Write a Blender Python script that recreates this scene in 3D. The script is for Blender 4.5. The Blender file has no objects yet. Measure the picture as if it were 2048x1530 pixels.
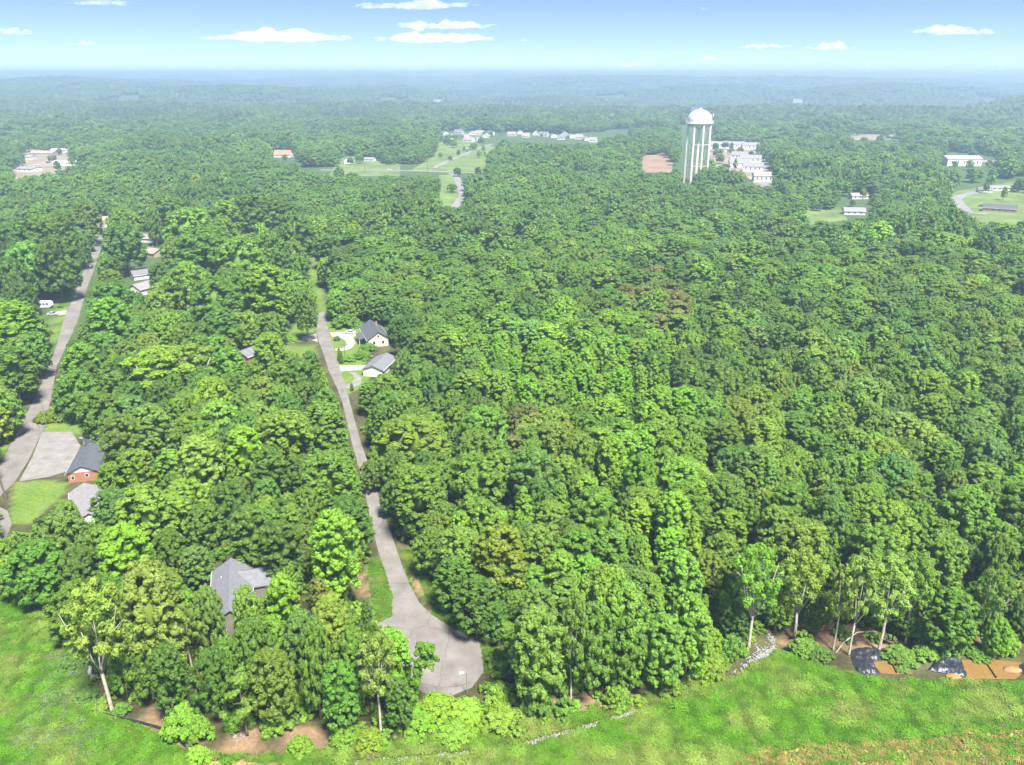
import bpy, bmesh, math, random
import numpy as np
from mathutils import Vector, noise, geometry

random.seed(7)
rng = np.random.default_rng(7)
R = math.radians
sc = bpy.context.scene
col = sc.collection

# ------------------------------------------------------------------ camera
F, H = 1657.0, 105.0                      # focal length in pixels of the 2048 px photograph, height of the drone
PITCH = math.atan(617 / F)
CP, SP = math.cos(PITCH), math.sin(PITCH)
cam = bpy.data.cameras.new('camera')
cam.sensor_width = 36.0
cam.lens = F / 2048 * 36
cam.clip_start = 1.0
cam.clip_end = 400000.0
camo = bpy.data.objects.new('camera', cam)
camo.location = (0, 0, H)
camo.rotation_euler = (math.pi / 2 - PITCH, 0, 0)
col.objects.link(camo)
sc.camera = camo

# ------------------------------------------------------------------ sky, sun, exposure
SUN_EL, SUN_AZ = R(60), R(152)            # azimuth clockwise from +Y (the view direction)
world = bpy.data.worlds.new('World')
sc.world = world
world.use_nodes = True
wn, wl = world.node_tree.nodes, world.node_tree.links
wn.clear()
out = wn.new('ShaderNodeOutputWorld')
bg = wn.new('ShaderNodeBackground')
sky = wn.new('ShaderNodeTexSky')
sky.sky_type = 'NISHITA'
sky.sun_disc = False
sky.sun_elevation = SUN_EL
sky.sun_rotation = SUN_AZ
sky.altitude = 200
sky.air_density = 1.0
sky.dust_density = 0.3
sky.ozone_density = 2.0
tc = wn.new('ShaderNodeTexCoord')
mp = wn.new('ShaderNodeVectorMath')
mp.operation = 'MULTIPLY_ADD'
mp.inputs[1].default_value = (1, 1, 2.6)  # the deep blue comes down close to the horizon, all round
mp.inputs[2].default_value = (0, 0, .06)
wl.new(tc.outputs['Generated'], mp.inputs[0])
nm = wn.new('ShaderNodeVectorMath')
nm.operation = 'NORMALIZE'
wl.new(mp.outputs[0], nm.inputs[0])
wl.new(nm.outputs[0], sky.inputs[0])
hs = wn.new('ShaderNodeHueSaturation')
hs.inputs['Saturation'].default_value = 1.04
hs.inputs['Hue'].default_value = 0.509
wl.new(sky.outputs[0], hs.inputs['Color'])
wl.new(hs.outputs[0], bg.inputs[0])
bg.inputs[1].default_value = 0.075
wl.new(bg.outputs[0], out.inputs[0])

sun = bpy.data.lights.new('sun', 'SUN')
sun.energy = 4.8
sun.angle = R(13)
sun.color = (1.0, 0.95, 0.87)
suno = bpy.data.objects.new('sun', sun)
sd = Vector((math.sin(SUN_AZ) * math.cos(SUN_EL), math.cos(SUN_AZ) * math.cos(SUN_EL), math.sin(SUN_EL)))
suno.rotation_euler = sd.to_track_quat('Z', 'Y').to_euler()
suno.location = (0, 0, 500)
col.objects.link(suno)

vs = sc.view_settings
vs.view_transform = 'Standard'
vs.look = 'None'
vs.gamma = 1.0
vs.use_curve_mapping = False
vs.exposure = 1.5

cy = sc.cycles
cy.max_bounces = 5
cy.diffuse_bounces = 3
cy.glossy_bounces = 2
cy.transmission_bounces = 3
cy.transparent_max_bounces = 8
cy.volume_bounces = 3
cy.use_denoising = True
cy.use_adaptive_sampling = True
cy.adaptive_threshold = 0.02

# ------------------------------------------------------------------ helpers
def P(x, y, z=0.0):
    """the point of the place at height z that the photograph shows at pixel (x, y)"""
    u, v = (x - 1024) / F, -(y - 765) / F
    d = (u, CP + v * SP, -SP + v * CP)
    t = (z - H) / d[2]
    return Vector((d[0] * t, d[1] * t, z))

def proj(X, Y, Z):
    dep = Y * CP - (Z - H) * SP
    vv = Y * SP + (Z - H) * CP
    return 1024 + F * X / dep, 765 - F * vv / dep, dep

def z_for(X, Y, ypx):
    k = (765 - ypx) / F
    return H + Y * (k * CP - SP) / (CP + k * SP)

def inpoly(px, py, poly):
    px, py = np.asarray(px, float), np.asarray(py, float)
    r = np.zeros(px.shape, bool)
    n = len(poly)
    j = n - 1
    for i in range(n):
        xi, yi = poly[i]
        xj, yj = poly[j]
        if yi != yj:
            r ^= ((yi > py) != (yj > py)) & (px < (xj - xi) * (py - yi) / (yj - yi) + xi)
        j = i
    return r

def smooth(a, b, x):
    t = np.clip((x - a) / (b - a), 0, 1)
    return t * t * (3 - 2 * t)

DITCH = [P(*q) for q in ((1700, 1228), (1650, 1246), (1600, 1252), (1562, 1262), (1578, 1290), (1612, 1318))]
def seg_dist(X, Y, path):
    best = np.full(np.shape(X), 1e9)
    for a, b in zip(path[:-1], path[1:]):
        dx, dy = b.x - a.x, b.y - a.y
        t = np.clip(((X - a.x) * dx + (Y - a.y) * dy) / (dx * dx + dy * dy), 0, 1)
        best = np.minimum(best, np.hypot(X - a.x - t * dx, Y - a.y - t * dy))
    return best

def gz(X, Y):
    """height of the ground"""
    X, Y = np.atleast_1d(np.asarray(X, float)), np.atleast_1d(np.asarray(Y, float))
    d = np.hypot(X, Y)
    z = np.zeros(X.shape)
    far = d > 1700
    if far.any():
        xs, ys, ds = X[far], Y[far], d[far]
        n = np.array([0.75 * noise.noise((a / 1500, b / 850, 3.1)) + 0.35 * noise.noise((a / 620, b / 420, 9.7))
                      for a, b in zip(xs, ys)])
        zz = smooth(1700, 3400, ds) * 140 * n + 30 * smooth(2400, 9000, ds)
        z[far] = np.where(zz > 40, 40 + 40 * np.tanh((zz - 40) / 40), np.maximum(zz, -45))
    near = d < 400
    if near.any():
        dd = seg_dist(X[near], Y[near], DITCH)
        z[near] -= 1.7 * (1 - smooth(0.5, 2.6, dd))
    return z

def PT(x, y):
    """like P, on the terrain"""
    z = 0.0
    for _ in range(40):
        p = P(x, y, z)
        z = 0.6 * z + 0.4 * float(gz(p.x, p.y)[0])
    return P(x, y, z)

# ------------------------------------------------------------------ materials
def mat(name, color, rough=0.85, var=0.25, scale=1.0, bump=0.0, color2=None, spec=0.3, detail=5.0, metal=0.0):
    m = bpy.data.materials.new(name)
    m.use_nodes = True
    n, l = m.node_tree.nodes, m.node_tree.links
    b = n['Principled BSDF']
    b.inputs['Roughness'].default_value = rough
    b.inputs['Specular IOR Level'].default_value = spec
    b.inputs['Metallic'].default_value = metal
    c = Vector(color)
    c2 = Vector(color2) if color2 else c * (1 - var)
    t = n.new('ShaderNodeTexCoord')
    nz = n.new('ShaderNodeTexNoise')
    nz.inputs['Scale'].default_value = scale
    nz.inputs['Detail'].default_value = detail
    nz.inputs['Roughness'].default_value = 0.65
    l.new(t.outputs['Object'], nz.inputs['Vector'])
    rp = n.new('ShaderNodeValToRGB')
    rp.color_ramp.elements[0].position = 0.32
    rp.color_ramp.elements[1].position = 0.68
    rp.color_ramp.elements[0].color = (*c2, 1)
    rp.color_ramp.elements[1].color = (*(c * (1 + var * 0.3) if not color2 else c), 1)
    l.new(nz.outputs['Fac'], rp.inputs[0])
    l.new(rp.outputs[0], b.inputs['Base Color'])
    if bump:
        bp = n.new('ShaderNodeBump')
        bp.inputs['Strength'].default_value = bump
        l.new(nz.outputs['Fac'], bp.inputs['Height'])
        l.new(bp.outputs[0], b.inputs['Normal'])
    return m

def leaf_material(name='leaf', transl=0.36):
    m = bpy.data.materials.new(name)
    m.use_nodes = True
    n, l = m.node_tree.nodes, m.node_tree.links
    b = n['Principled BSDF']
    b.inputs['Roughness'].default_value = 0.55
    b.inputs['Specular IOR Level'].default_value = 0.25
    a = n.new('ShaderNodeAttribute')
    a.attribute_type = 'INSTANCER'
    a.attribute_name = 'tint'
    s = n.new('ShaderNodeAttribute')
    s.attribute_type = 'GEOMETRY'
    s.attribute_name = 'shade'
    hs = n.new('ShaderNodeHueSaturation')
    ma = n.new('ShaderNodeMath')
    ma.operation = 'MULTIPLY_ADD'
    ma.inputs[1].default_value = 0.022
    ma.inputs[2].default_value = 0.478
    l.new(s.outputs['Fac'], ma.inputs[0])
    l.new(ma.outputs[0], hs.inputs['Hue'])
    l.new(s.outputs['Fac'], hs.inputs['Value'])
    l.new(a.outputs['Color'], hs.inputs['Color'])
    l.new(hs.outputs[0], b.inputs['Base Color'])
    tr = n.new('ShaderNodeBsdfTranslucent')
    l.new(hs.outputs[0], tr.inputs['Color'])
    mx = n.new('ShaderNodeMixShader')
    mx.inputs[0].default_value = transl
    l.new(b.outputs[0], mx.inputs[1])
    l.new(tr.outputs[0], mx.inputs[2])
    l.new(mx.outputs[0], n['Material Output'].inputs['Surface'])
    return m

LEAF = leaf_material()
GRASS = leaf_material('grass_blade', 0.35)
BARK = mat('bark', (0.20, 0.15, 0.105), 0.9, 0.5, 1.3, 0.4)
PALE_BARK = mat('pale_bark', (0.50, 0.44, 0.35), 0.85, 0.45, 0.9, 0.3)
ASPHALT = mat('asphalt', (0.20, 0.184, 0.166), 0.9, 0.20, 0.22, 0.0, spec=0.2, detail=9)
CONCRETE = mat('concrete', (0.36, 0.32, 0.28), 0.9, 0.2, 0.5)
GRAVEL = mat('gravel_lot_surface', (0.25, 0.235, 0.215), 0.95, 0.35, 0.35, color2=(0.16, 0.155, 0.15), detail=9)
DARK = mat('dark_glass', (0.03, 0.04, 0.05), 0.15, 0.2, 1.0, spec=0.6)
WHITE = mat('white_paint', (0.78, 0.77, 0.74), 0.6, 0.08, 0.6)
TRIM = mat('white_trim', (0.74, 0.73, 0.71), 0.6, 0.08, 1.0)
WOODP = mat('weathered_pole', (0.16, 0.12, 0.09), 0.9, 0.4, 2.0)
METAL = mat('grey_metal', (0.42, 0.43, 0.44), 0.45, 0.15, 2.0, metal=0.6)
BLACKR = mat('black_rubber', (0.03, 0.03, 0.03), 0.9, 0.2, 2.0)
def roofmat(n, c): return mat(n, c, 0.9, 0.28, 1.6, 0.15, detail=8)
ROOF_GREY = roofmat('grey_shingle', (0.175, 0.18, 0.195))
ROOF_DARK = roofmat('dark_shingle', (0.10, 0.105, 0.122))
ROOF_BROWN = roofmat('brown_shingle', (0.33, 0.26, 0.22))
ROOF_LIGHT = roofmat('pale_shingle', (0.25, 0.235, 0.24))
ROOF_RED = mat('red_metal_roof', (0.60, 0.20, 0.13), 0.6, 0.15, 0.6)
ROOF_WHITE = mat('white_metal_roof', (0.74, 0.73, 0.72), 0.5, 0.1, 0.4)
def brickmat():
    m = bpy.data.materials.new('brick_wall')
    m.use_nodes = True
    n, l = m.node_tree.nodes, m.node_tree.links
    b = n['Principled BSDF']
    t = n.new('ShaderNodeTexCoord')
    k = n.new('ShaderNodeTexBrick')
    k.inputs['Color1'].default_value = (0.42, 0.13, 0.06, 1)
    k.inputs['Color2'].default_value = (0.30, 0.085, 0.045, 1)
    k.inputs['Mortar'].default_value = (0.40, 0.33, 0.27, 1)
    k.inputs['Scale'].default_value = 4
    k.inputs['Mortar Size'].default_value = 0.02
    r = n.new('ShaderNodeMapping')
    r.inputs['Rotation'].default_value = (R(90), 0, 0)
    l.new(t.outputs['Object'], r.inputs[0])
    l.new(r.outputs[0], k.inputs[0])
    l.new(k.outputs[0], b.inputs['Base Color'])
    b.inputs['Roughness'].default_value = 0.9
    return m
BRICK = brickmat()
BEIGE = mat('beige_siding', (0.58, 0.52, 0.43), 0.8, 0.1, 0.8)
TAUPE = mat('taupe_siding', (0.21, 0.19, 0.165), 0.8, 0.15, 0.8)
WSIDE = mat('white_siding', (0.70, 0.69, 0.68), 0.8, 0.1, 0.8)
TAN = mat('tan_siding', (0.42, 0.33, 0.27), 0.8, 0.12, 0.8)

# ------------------------------------------------------------------ mesh helpers
class MB:
    def __init__(s):
        s.v, s.f = [], []
    def box(s, x0, x1, y0, y1, z0, z1):
        b = len(s.v)
        s.v += [(x0, y0, z0), (x1, y0, z0), (x1, y1, z0), (x0, y1, z0), (x0, y0, z1), (x1, y0, z1), (x1, y1, z1), (x0, y1, z1)]
        s.f += [(b, b + 3, b + 2, b + 1), (b + 4, b + 5, b + 6, b + 7), (b, b + 1, b + 5, b + 4), (b + 1, b + 2, b + 6, b + 5),
                (b + 2, b + 3, b + 7, b + 6), (b + 3, b, b + 4, b + 7)]
        return s
    def poly(s, pts):
        b = len(s.v)
        s.v += [tuple(p) for p in pts]
        s.f.append(tuple(range(b, b + len(pts))))
        return s
    def prism(s, prof, y0, y1):
        """profile of (x, z) points, counter-clockwise seen from -Y, swept along Y"""
        b, n = len(s.v), len(prof)
        s.v += [(x, y0, z) for x, z in prof] + [(x, y1, z) for x, z in prof]
        s.f.append(tuple(range(b, b + n)))
        s.f.append(tuple(range(b + 2 * n - 1, b + n - 1, -1)))
        for i in range(n):
            j = (i + 1) % n
            s.f.append((b + j, b + i, b + n + i, b + n + j))
        return s
    def tube(s, path, radii, sides=6, cap=True):
        rings = []
        path = [Vector(p) for p in path]
        for i, p in enumerate(path):
            a, c = path[max(0, i - 1)], path[min(len(path) - 1, i + 1)]
            d = (c - a).normalized()
            u = d.cross(Vector((0, 0, 1)) if abs(d.z) < 0.9 else Vector((1, 0, 0))).normalized()
            w = d.cross(u)
            rings.append(len(s.v))
            for k in range(sides):
                g = 2 * math.pi * k / sides
                q = p + (u * math.cos(g) + w * math.sin(g)) * radii[i]
                s.v.append(tuple(q))
        for a, c in zip(rings[:-1], rings[1:]):
            for k in range(sides):
                j = (k + 1) % sides
                s.f.append((a + k, a + j, c + j, c + k))
        if cap:
            s.f.append(tuple(rings[0] + k for k in range(sides))[::-1])
            s.f.append(tuple(rings[-1] + k for k in range(sides)))
        return s
    def lathe(s, prof, sides=32):
        b0 = len(s.v)
        for r, z in prof:
            for k in range(sides):
                g = 2 * math.pi * k / sides
                s.v.append((r * math.cos(g), r * math.sin(g), z))
        for i in range(len(prof) - 1):
            for k in range(sides):
                j = (k + 1) % sides
                s.f.append((b0 + i * sides + k, b0 + i * sides + j, b0 + (i + 1) * sides + j, b0 + (i + 1) * sides + k))
        return s
    def mesh(s, name, m=None, shade=False):
        me = bpy.data.meshes.new(name)
        me.from_pydata([tuple(v) for v in s.v], [], s.f)
        if m:
            me.materials.append(m)
        if shade:
            for p in me.polygons:
                p.use_smooth = True
        me.update()
        return me
    def build(s, name, m, parent=None, shade=False):
        return link(name, s.mesh(name, m, shade), parent)

def link(name, me, parent=None):
    o = bpy.data.objects.new(name, me)
    col.objects.link(o)
    o.parent = parent
    return o

def tag(o, label=None, cat=None, group=None, kind=None):
    if label: o['label'] = label
    if cat: o['category'] = cat
    if group: o['group'] = group
    if kind: o['kind'] = kind
    return o

def empty(name, loc, rz=0.0, scale=None):
    o = bpy.data.objects.new(name, None)
    col.objects.link(o)
    o.location = loc
    o.rotation_euler = (0, 0, rz)
    o.empty_display_size = 0.5
    if scale: o.scale = scale
    return o

def sheet(name, pts, z, m, kind='structure', label=None, cat=None, group=None):
    """a flat sheet with the outline pts (world x, y)"""
    vs_ = [Vector((p[0], p[1], z)) for p in pts]
    tr = geometry.tessellate_polygon([vs_])
    me = bpy.data.meshes.new(name)
    me.from_pydata([tuple(v) for v in vs_], [], [tuple(t) for t in tr])
    bm = bmesh.new(); bm.from_mesh(me)
    bmesh.ops.recalc_face_normals(bm, faces=bm.faces)
    for f in bm.faces:
        if f.normal.z < 0: f.normal_flip()
    bm.to_mesh(me); bm.free()
    me.materials.append(m)
    o = link(name, me)
    return tag(o, label, cat, group, kind)

def pxs(pts, z=0.0):
    return [P(x, y, z) for x, y in pts]

def np_mesh(name, V, Q, mats, matidx=None, shade=None):
    """fast mesh from arrays: V (n,3), Q list of index arrays (quads and tris)"""
    me = bpy.data.meshes.new(name)
    me.vertices.add(len(V))
    me.vertices.foreach_set('co', np.asarray(V, np.float32).ravel())
    loops = np.concatenate([q.ravel() for q in Q])
    tot = np.concatenate([np.full(len(q), q.shape[1]) for q in Q])
    start = np.concatenate([[0], np.cumsum(tot)[:-1]])
    me.loops.add(len(loops))
    me.loops.foreach_set('vertex_index', loops.astype(np.int32))
    me.polygons.add(len(tot))
    me.polygons.foreach_set('loop_start', start.astype(np.int32))
    for m in mats:
        me.materials.append(m)
    if matidx is not None:
        me.polygons.foreach_set('material_index', matidx.astype(np.int32))
    me.update(calc_edges=True)
    if shade is not None:
        a = me.attributes.new('shade', 'FLOAT', 'POINT')
        a.data.foreach_set('value', shade.astype(np.float32))
    return me

# ------------------------------------------------------------------ ground
MEADOW_R = [(940, 1600), (1000, 1505), (1150, 1470), (1280, 1425), (1420, 1375), (1480, 1350), (1545, 1300), (1600, 1322), (1690, 1345), (1760, 1364), (1850, 1362), (2120, 1372), (2120, 1600)]
MEADOW_L = [(-80, 1170), (0, 1195), (95, 1205), (150, 1270), (175, 1360), (200, 1425), (280, 1455), (360, 1500), (420, 1600), (-80, 1600)]
GREEN_STRIP = [(420, 1600), (360, 1500), (480, 1515), (650, 1500), (830, 1480), (1000, 1440), (1250, 1400), (1400, 1350), (1480, 1350), (1280, 1425), (1000, 1505), (940, 1600)]
DIRT = [[(240, 1405), (330, 1395), (420, 1440), (500, 1455), (640, 1455), (700, 1480), (620, 1505), (480, 1505), (380, 1500), (290, 1455)],
        [(695, 1150), (712, 1140), (735, 1165), (740, 1190), (715, 1215), (700, 1190)],
        [(400, 1125), (432, 1125), (435, 1150), (405, 1150)],
        [(1530, 1228), (1640, 1222), (1700, 1240), (1800, 1270), (1790, 1300), (1700, 1312), (1640, 1292), (1590, 1300), (1540, 1262)],
        [(1560, 1335), (1560, 1336), (1561, 1337)],
        [(1180, 1390), (1300, 1370), (1290, 1400), (1190, 1420)],
        [(1090, 1400), (1180, 1380), (1190, 1420), (1110, 1440)],
        [(820, 1140), (836, 1150), (850, 1190), (872, 1225), (862, 1228), (838, 1200), (822, 1165)],
        [(1480, 1505), (1700, 1490), (2060, 1455), (2060, 1500), (1700, 1520), (1500, 1560)],
        [(1560, 1600), (1700, 1525), (2080, 1505), (2080, 1600)],
        [(430, 1600), (400, 1520), (560, 1525), (560, 1600)],
        [(1815, 1280), (2048, 1278), (2048, 1300), (1990, 1310), (1870, 1300)]]
LAWN = [[(30, 965), (90, 960), (140, 965), (120, 1000), (60, 1050), (20, 1050)],
        [(110, 590), (150, 580), (120, 680), (95, 720), (85, 700), (100, 640)],
        [(88, 866), (85, 850), (190, 840), (185, 870), (150, 868)],
        [(0, 935), (0, 870), (70, 800), (46, 843), (20, 892)],
        [(735, 1120), (760, 1110), (788, 1195), (786, 1235), (752, 1248), (740, 1180)],
        [(800, 1100), (880, 1100), (905, 1200), (975, 1270), (990, 1340), (970, 1350), (960, 1285), (868, 1233), (822, 1172)],
        [(632, 690), (560, 692), (555, 715), (640, 720)], [(555, 655), (620, 650), (632, 664), (560, 684)],
        [(655, 640), (720, 640), (735, 660), (715, 700), (740, 735), (740, 770), (690, 790), (650, 690)],
        [(609, 470), (621, 470), (642, 560), (652, 625), (638, 628), (622, 566), (612, 520)]]
def world_poly(poly): return [tuple(P(x, y)[:2]) for x, y in poly]
def lines(dense, step, grow, far):
    a = [0.0]
    while a[-1] < far:
        a.append(a[-1] + (step if a[-1] < dense else max(step, (a[-1] - dense) * grow + step)))
    return a
xp = lines(150, 1.4, 0.10, 24000)
xl = np.array([-v for v in xp[:0:-1]] + xp)
yl = np.array([-3000, -600, -100, 20] + [60 + v for v in lines(190, 1.4, 0.055, 24500)])
GX, GY = np.meshgrid(xl, yl)
gx, gy = GX.ravel(), GY.ravel()
gzv = gz(gx, gy)
C_FLOOR, C_MEADOW, C_DIRT, C_LAWN, C_FAR = (np.array(c) for c in ((.075, .075, .032), (.10, .22, .016), (.22, .145, .085), (.12, .19, .035), (.065, .105, .035)))
gc = np.tile(C_FLOOR, (len(gx), 1))
n1 = np.array([noise.noise((a / 6, b / 6, 0)) for a, b in zip(gx, gy)])
n2 = np.array([noise.noise((a / 17, b / 11, 5)) for a, b in zip(gx, gy)])
gc[:] = C_FLOOR + np.outer(np.clip(n1, -.5, .5), (.05, .06, .02))
gc[np.hypot(gx, gy) > 350] = C_FAR
for poly in (MEADOW_R, MEADOW_L):
    k = inpoly(gx, gy, world_poly(poly))
    gc[k] = C_MEADOW + np.outer(np.clip(n2[k] * 1.6, -1, 1), (.045, .03, .008)) + np.outer(n1[k], (.02, .03, .0))
k = inpoly(gx, gy, world_poly(GREEN_STRIP))
gc[k] = np.array((.13, .17, .03)) + np.outer(n1[k], (.06, .03, .02))
for poly in LAWN:
    k = inpoly(gx, gy, world_poly(poly))
    gc[k] = C_LAWN + np.outer(n1[k], (.05, .03, .01))
for poly in DIRT:
    k = inpoly(gx, gy, world_poly(poly))
    w_ = (smooth(-.5, .25, n1[k]) * (.75 if poly in DIRT[8:11] else .95))[:, None]
    gc[k] = gc[k] * (1 - w_) + w_ * (np.array((.34, .25, .10)) if poly in DIRT[8:11] else C_DIRT) * (1 + .35 * n1[k])[:, None]
nx, ny = len(xl), len(yl)
ii = (np.arange(ny - 1)[:, None] * nx + np.arange(nx - 1)[None]).ravel()
me = np_mesh('ground', np.stack([gx, gy, gzv + 0 * gx], 1), [np.stack([ii, ii + 1, ii + nx + 1, ii + nx], 1)], [])
ca = me.attributes.new('soil', 'FLOAT_COLOR', 'POINT')
ca.data.foreach_set('color', np.concatenate([np.clip(gc, .01, 1), np.ones((len(gc), 1))], 1).astype(np.float32).ravel())
gm = bpy.data.materials.new('ground_cover')
gm.use_nodes = True
n_, l_ = gm.node_tree.nodes, gm.node_tree.links
at = n_.new('ShaderNodeAttribute'); at.attribute_name = 'soil'
t_ = n_.new('ShaderNodeTexCoord')
nz_ = n_.new('ShaderNodeTexNoise'); nz_.inputs['Scale'].default_value = 1.1; nz_.inputs['Detail'].default_value = 8; nz_.inputs['Roughness'].default_value = .7
l_.new(t_.outputs['Object'], nz_.inputs['Vector'])
mr = n_.new('ShaderNodeMapRange'); mr.inputs['From Min'].default_value = .3; mr.inputs['From Max'].default_value = .7; mr.inputs['To Min'].default_value = .62; mr.inputs['To Max'].default_value = 1.3
l_.new(nz_.outputs['Fac'], mr.inputs[0])
mm = n_.new('ShaderNodeVectorMath'); mm.operation = 'SCALE'
l_.new(at.outputs['Color'], mm.inputs[0]); l_.new(mr.outputs[0], mm.inputs['Scale'])
l_.new(mm.outputs[0], n_['Principled BSDF'].inputs['Base Color'])
n_['Principled BSDF'].inputs['Roughness'].default_value = .95
n_['Principled BSDF'].inputs['Specular IOR Level'].default_value = .1
bp_ = n_.new('ShaderNodeBump'); bp_.inputs['Strength'].default_value = .5; bp_.inputs['Distance'].default_value = .4
l_.new(nz_.outputs['Fac'], bp_.inputs['Height']); l_.new(bp_.outputs[0], n_['Principled BSDF'].inputs['Normal'])
me.materials.append(gm)
tag(link('ground', me), 'rolling ground under the forest and meadow', kind='structure')

# ------------------------------------------------------------------ roads, drives, lots
def road(name, left, right, z=0.03, m=ASPHALT, label=None):
    a = [P(*q) for q in left] + [P(*q) for q in right][::-1]
    return sheet(name, a, z, m, 'structure', label)
CUL = [(685, 806), (701, 875), (714, 925), (730, 980), (738, 1030), (758, 1108), (776, 1161), (785, 1193), (784, 1231), (754, 1247), (774, 1278), (790, 1311), (807, 1357),
       (846, 1386), (898, 1394), (944, 1375), (967, 1344), (966, 1318), (963, 1300), (957, 1282), (930, 1268), (902, 1255), (866, 1231), (839, 1206), (820, 1170), (802, 1125), (784, 1072), (768, 1030), (752, 975), (734, 920), (722, 885), (700, 806)]
MIDL = [(638, 625), (632, 665), (638, 684), (648, 710), (658, 743), (672, 771), (685, 806)]
MIDR = [(649, 625), (658, 667), (668, 700), (681, 741), (693, 776), (700, 806)]
def asphalt_cracked():
    m = ASPHALT.copy(); m.name = 'cracked_asphalt'
    n, l = m.node_tree.nodes, m.node_tree.links
    b = n['Principled BSDF']
    src = b.inputs['Base Color'].links[0].from_socket
    v = n.new('ShaderNodeTexVoronoi'); v.feature = 'DISTANCE_TO_EDGE'; v.inputs['Scale'].default_value = .085
    t = n.new('ShaderNodeTexCoord')
    ad = n.new('ShaderNodeVectorMath'); ad.operation = 'MULTIPLY_ADD'; ad.inputs[1].default_value = (2.2, 2.2, 0)
    nn = n.new('ShaderNodeTexNoise'); nn.inputs['Scale'].default_value = .35; nn.inputs['Detail'].default_value = 6
    l.new(t.outputs['Object'], nn.inputs['Vector']); l.new(nn.outputs['Color'], ad.inputs[0]); l.new(t.outputs['Object'], ad.inputs[2])
    l.new(ad.outputs[0], v.inputs['Vector'])
    mr = n.new('ShaderNodeMapRange'); mr.inputs['From Min'].default_value = .004; mr.inputs['From Max'].default_value = .009; mr.inputs['To Min'].default_value = .70
    l.new(v.outputs['Distance'], mr.inputs[0])
    sc_ = n.new('ShaderNodeVectorMath'); sc_.operation = 'SCALE'
    l.new(src, sc_.inputs[0]); l.new(mr.outputs[0], sc_.inputs['Scale'])
    st = n.new('ShaderNodeTexNoise'); st.inputs['Scale'].default_value = .12; st.inputs['Detail'].default_value = 7; st.inputs['Roughness'].default_value = .7
    l.new(t.outputs['Object'], st.inputs['Vector'])
    m2 = n.new('ShaderNodeMapRange'); m2.inputs['From Min'].default_value = .35; m2.inputs['From Max'].default_value = .6; m2.inputs['To Min'].default_value = .8; m2.inputs['To Max'].default_value = 1.08
    l.new(st.outputs['Fac'], m2.inputs[0])
    s2 = n.new('ShaderNodeVectorMath'); s2.operation = 'SCALE'
    l.new(sc_.outputs[0], s2.inputs[0]); l.new(m2.outputs[0], s2.inputs['Scale'])
    l.new(s2.outputs[0], b.inputs['Base Color'])
    return m
ASPHALT_C = asphalt_cracked()
sheet('road', pxs(CUL), .03, ASPHALT_C, 'structure', 'narrow asphalt road ending in the cul-de-sac bulb')
road('road', MIDL, MIDR, label='grey road past the beige house and its drives', m=ASPHALT_C)
LRL = [(-60, 985), (0, 931), (20, 892), (46, 843), (77, 780), (101, 722), (113, 692), (126, 645), (144, 601), (159, 562), (176, 522), (193, 479), (196, 466), (190, 440)]
LRR = [(-60, 1060), (0, 993), (31, 962), (55, 924), (88, 856), (103, 793), (113, 735), (134, 689), (156, 640), (170, 590), (176, 571), (191, 532), (205, 488), (206, 466), (212, 440)]
road('road', LRL, LRR, label='grey road running past the gravel lot and white houses', m=ASPHALT_C)
LOT = [(84, 864), (144, 864), (161, 892), (140, 941), (98, 954), (38, 963), (66, 912)]
sheet('gravel_lot', pxs(LOT), .045, GRAVEL, 'structure', 'pale gravel parking lot beside the brick house')
sheet('driveway', pxs([(-30, 1010), (0, 1014), (15, 1022), (24, 1048), (10, 1081), (0, 1094), (-30, 1110)]), .04, ASPHALT_C, 'structure', 'grey drive at the picture edge under the leaning pole')
sheet('driveway', pxs([(632, 667), (600, 675), (560, 685), (560, 692), (590, 685), (622, 680), (636, 684)]), .034, CONCRETE, 'structure', 'short concrete drive to the white and brick house')
sheet('driveway', pxs([(658, 665), (695, 663), (716, 667), (716, 671), (706, 674), (711, 686), (704, 696), (687, 702), (670, 701), (671, 697), (685, 696), (694, 690), (691, 682), (681, 675), (665, 674)]), .034, CONCRETE, 'structure', 'looped concrete drive of the beige house')
sheet('driveway', pxs([(677, 731), (744, 730), (746, 738), (683, 743)]), .034, CONCRETE, 'structure', 'straight concrete drive to the small grey roof')
sheet('driveway', pxs([(697, 743), (711, 745), (724, 757), (722, 767), (709, 775), (693, 776), (690, 770), (703, 766), (710, 757), (705, 749)]), .034, GRAVEL, 'structure', 'curved gravel drive below the straight concrete drive')
sheet('driveway', pxs([(112, 623), (134, 620), (132, 629), (115, 631)]), .034, CONCRETE, 'structure', 'short pale drive beside the travel trailer')
sheet('driveway', pxs([(204, 505), (216, 507), (216, 516), (203, 518)]), .034, CONCRETE, 'structure', 'short pale drive beside the orange sign')
sheet('yard', pxs([(186, 437), (218, 430), (222, 452), (192, 460)]), .02, CONCRETE, 'structure', 'pale paved yard at the top of the left road')
FIELD = mat('field_grass', (0.14, 0.20, 0.05), 0.95, 0.45, .04)
PALEF = mat('pale_field', (0.27, 0.22, 0.16), 0.95, 0.45, .03)
REDF = mat('red_clay_field', (0.28, 0.18, 0.12), 0.95, 0.35, .03)
HWY = mat('highway_asphalt', (0.22, 0.21, 0.205), .9, .15, .05)
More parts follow.
